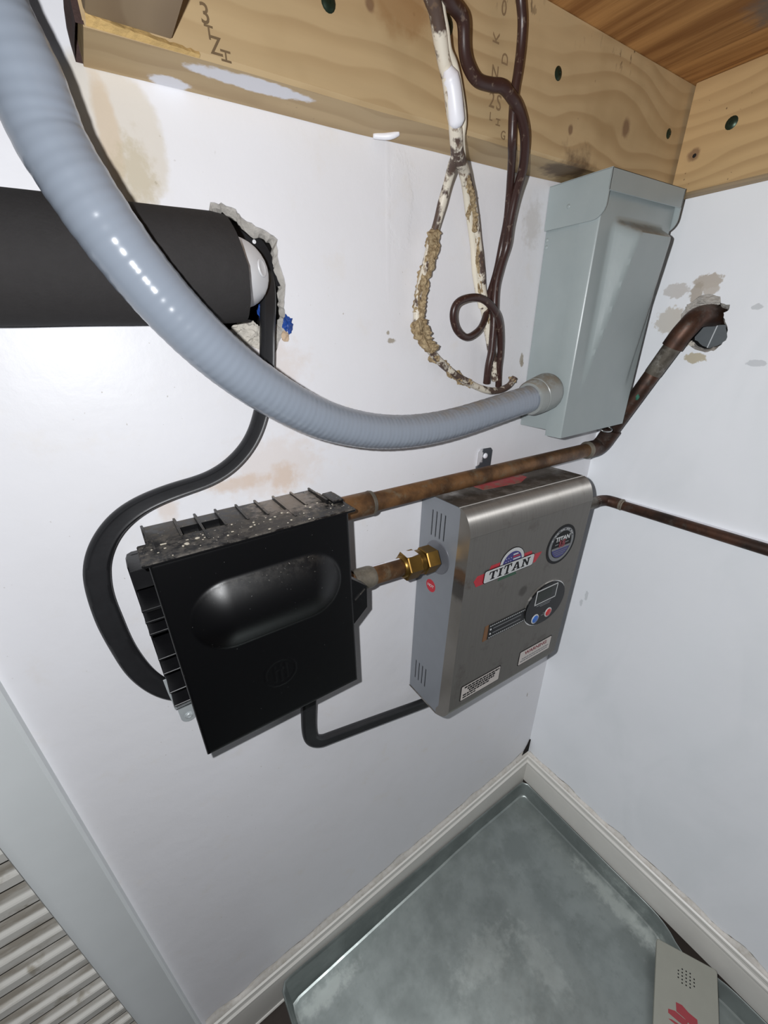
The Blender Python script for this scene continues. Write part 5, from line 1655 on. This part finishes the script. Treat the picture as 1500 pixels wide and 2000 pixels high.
def pan_loop(x0, x1, y0, y1, r, z, dent=0.0):
    out = []
    for cx, cy, a in ((x1 - r, y1 - r, 0), (x0 + r, y1 - r, 90), (x0 + r, y0 + r, 180), (x1 - r, y0 + r, 270)):
        for k in range(6):
            t = math.radians(a + 90 * k / 5)
            out.append((cx + r * math.cos(t), cy + r * math.sin(t), z))
    # extra points down the right side for the dent
    res = []
    for i, p in enumerate(out):
        q = out[(i + 1) % len(out)]
        n = max(1, int(math.hypot(p[0] - q[0], p[1] - q[1]) / 0.02))
        for k in range(n):
            t = k / n
            x, y = p[0] + (q[0] - p[0]) * t, p[1] + (q[1] - p[1]) * t
            x -= 0.024 * math.exp(-((y + 0.432) / 0.036) ** 2) * (1 if x > x1 - 0.004 else 0)
            res.append((x + 0.0006 * mnoise.noise(Vector((x * 20, y * 20, z))), y + 0.0006 * mnoise.noise(Vector((y * 20, x * 20, 5))), z))
    return res


X0, X1, Y0, Y1 = -0.738, -0.0165, -0.92, -0.0160
levels = [pan_loop(X0 + 0.004, X1 - 0.004, Y0 + 0.004, Y1 - 0.004, 0.012, ZF + 0.0008), pan_loop(X0 + 0.001, X1 - 0.001, Y0 + .001, Y1 - .001, 0.014, -0.004, 0.006),
          pan_loop(X0, X1, Y0, Y1, 0.015, -0.0015, 0.007), pan_loop(X0 + 0.0012, X1 - 0.0012, Y0 + .0012, Y1 - .0012, 0.014, 0.0004, 0.007),
          pan_loop(X0 + 0.003, X1 - 0.003, Y0 + .003, Y1 - .003, 0.013, -0.0008, 0.007), pan_loop(X0 + 0.0045, X1 - 0.0045, Y0 + .0045, Y1 - .0045, 0.012, -0.006, 0.006),
          pan_loop(X0 + 0.0085, X1 - 0.0085, Y0 + .0085, Y1 - .0085, 0.010, -0.034), pan_loop(X0 + 0.0105, X1 - 0.0105, Y0 + .0105, Y1 - .0105, 0.009, -0.0385), pan_loop(X0 + 0.0145, X1 - 0.0145, Y0 + .0145, Y1 - .0145, 0.007, -0.0395)]
mn = min(len(l) for l in levels)


def even(loop, n):
    P = [Vector(p) for p in loop] + [Vector(loop[0])]
    L = [0]
    for a, b_ in zip(P, P[1:]): L.append(L[-1] + (b_ - a).length)
    out, j = [], 0
    for k in range(n):
        s = L[-1] * k / n
        while L[j + 1] < s: j += 1
        out.append(P[j].lerp(P[j + 1], (s - L[j]) / max(1e-9, L[j + 1] - L[j])))
    return out


bm = bmesh.new()
RV = [[bm.verts.new((p.x, p.y, p.z + (zfl(p.x) - ZF if p.z < -0.03 else 0.0))) for p in even(l, 220)] for l in levels]
for a, b_ in zip(RV, RV[1:]):
    for k in range(220): bm.faces.new((a[k], a[(k + 1) % 220], b_[(k + 1) % 220], b_[k]))
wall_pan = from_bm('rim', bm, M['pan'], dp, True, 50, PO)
bm = bmesh.new()
NXp, NYp = 60, 70
Gp = [[None] * (NXp + 1) for _ in range(NYp + 1)]
for j in range(NYp + 1):
    for i in range(NXp + 1):
        x = X0 + 0.0143 + (X1 - X0 - 0.0286) * i / NXp; y = Y0 + 0.0143 + (Y1 - Y0 - 0.0286) * j / NYp
        e = min(1, min(i, j, NXp - i, NYp - j) / 4)
        x -= 0.024 * math.exp(-((y + 0.432) / 0.036) ** 2) * ((x - X0) / (X1 - X0)) ** 10
        Gp[j][i] = bm.verts.new((x, y, zfl(x) - ZF - 0.0395 + e * (0.0012 * mnoise.noise(Vector((x * 7, y * 7, 2))) + 0.0005 * mnoise.noise(Vector((x * 24, y * 24, 9))))))
for j in range(NYp):
    for i in range(NXp): bm.faces.new((Gp[j][i], Gp[j][i + 1], Gp[j + 1][i + 1], Gp[j + 1][i]))
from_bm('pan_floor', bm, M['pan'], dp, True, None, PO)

# ------------------------------------------------------------------ water leak alarm leaning on the pan rim
M['alarm'] = plain('alarm_plastic', S(138, 138, 128), 0.5, 0, 0.05, 50, 0.04)
M['alarm_red'] = plain('alarm_red_print', S(142, 38, 48), 0.5, 0, 0.06, 50)
TLa = Vector((-0.0625, -0.386, 0.0045))
E1a = Vector((0.038, -0.088, 0.015)).normalized()
E2a = Vector((-0.12, -0.0535, -0.023)); E2a = (E2a - E1a * E2a.dot(E1a)).normalized()
Na = E2a.cross(E1a).normalized()
if Na.z < 0: Na = -Na
AO = tuple(TLa + E1a * 0.048 + E2a * 0.066 - Na * 0.018)
alarm = empty('water_alarm', AO, 'grey water leak alarm with a perforated speaker leaning in the drain pan', 'alarm')
amap = lambda a, b_, d: TLa + E1a * a + E2a * b_ + Na * d
holes = []
for ci, nrow in enumerate((3, 5, 5, 5, 3)):
    for ri in range(nrow):
        ca_, cb_ = 0.0355 + 0.0061 * ci, 0.0372 + (ri - (nrow - 1) / 2) * 0.0053 + (0.0 if ci not in (1, 3) else 0.0)
        holes.append([(ca_ + 0.0013 * math.cos(math.pi * 2 * k / 8), cb_ + 0.0013 * math.sin(math.pi * 2 * k / 8)) for k in range(8)])
AW, AL, AT = 0.0945, 0.132, 0.017
outr = []
for cx, cz, a in ((AW - 0.004, AL - 0.004, 0), (0.004, AL - 0.004, 90), (0.004, 0.004, 180), (AW - 0.004, 0.004, 270)):
    for k in range(5):
        t = math.radians(a + 90 * k / 4)
        outr.append((cx + 0.004 * math.cos(t), cz + 0.004 * math.sin(t)))
bm = bmesh.new()
lo = add_plate_with_holes(bm, outr, holes, amap, 0.0)
for h in lo[1:]:
    hb = [bm.verts.new(v.co - Na * 0.0015) for v in h]
    for i in range(len(h)): bm.faces.new((h[i], h[(i + 1) % len(h)], hb[(i + 1) % len(h)], hb[i]))
r1 = lo[0]
ring_pts = [(1.0, -0.0012), (1.0, -AT)]
prev = r1
cxa, cza = AW / 2, AL / 2
for k, (ex, dz) in enumerate(((0.0012, -0.0012), (0.0012, -0.0110), (0.0006, -0.0114), (0.0006, -0.0120), (0.0012, -0.0124), (0.0012, -AT))):
    cur = []
    for p in outr:
        dv = Vector((p[0] - cxa, p[1] - cza)); sc_ = 1 + ex / max(abs(dv.x), abs(dv.y))
        cur.append(bm.verts.new(amap(cxa + dv.x * sc_, cza + dv.y * sc_, dz)))
    for i in range(len(cur)): bm.faces.new((prev[i], prev[(i + 1) % len(cur)], cur[(i + 1) % len(cur)], cur[i]))
    prev = cur
bm.faces.new(prev)
from_bm('case', bm, M['alarm'], alarm, False, None, AO)
bm = bmesh.new()
bm.faces.new([bm.verts.new(amap(a, b_, -0.0016)) for a, b_ in ((0.03, 0.02), (0.066, 0.02), (0.066, 0.055), (0.03, 0.055))])
from_bm('speaker_back', bm, M['black'], alarm, False, None, AO)
for pl in ([(0.0324, 0.0809), (0.0416, 0.08), (0.0515, 0.0851), (0.0641, 0.0877), (0.0648, 0.095), (0.0552, 0.1012), (0.0448, 0.0961), (0.0334, 0.0934)],
           [(0.0211, 0.0968), (0.0311, 0.094), (0.0426, 0.0966), (0.0508, 0.0982), (0.0479, 0.1068), (0.0374, 0.1059), (0.0213, 0.1024)],
           [(0.0215, 0.1102), (0.0268, 0.1085), (0.0419, 0.1089), (0.0368, 0.1132)]):
    bm = bmesh.new(); add_prism(bm, pl, amap, -0.0001, 0.0003)
    from_bm('red_logo', bm, M['alarm_red'], alarm, False, None, AO)
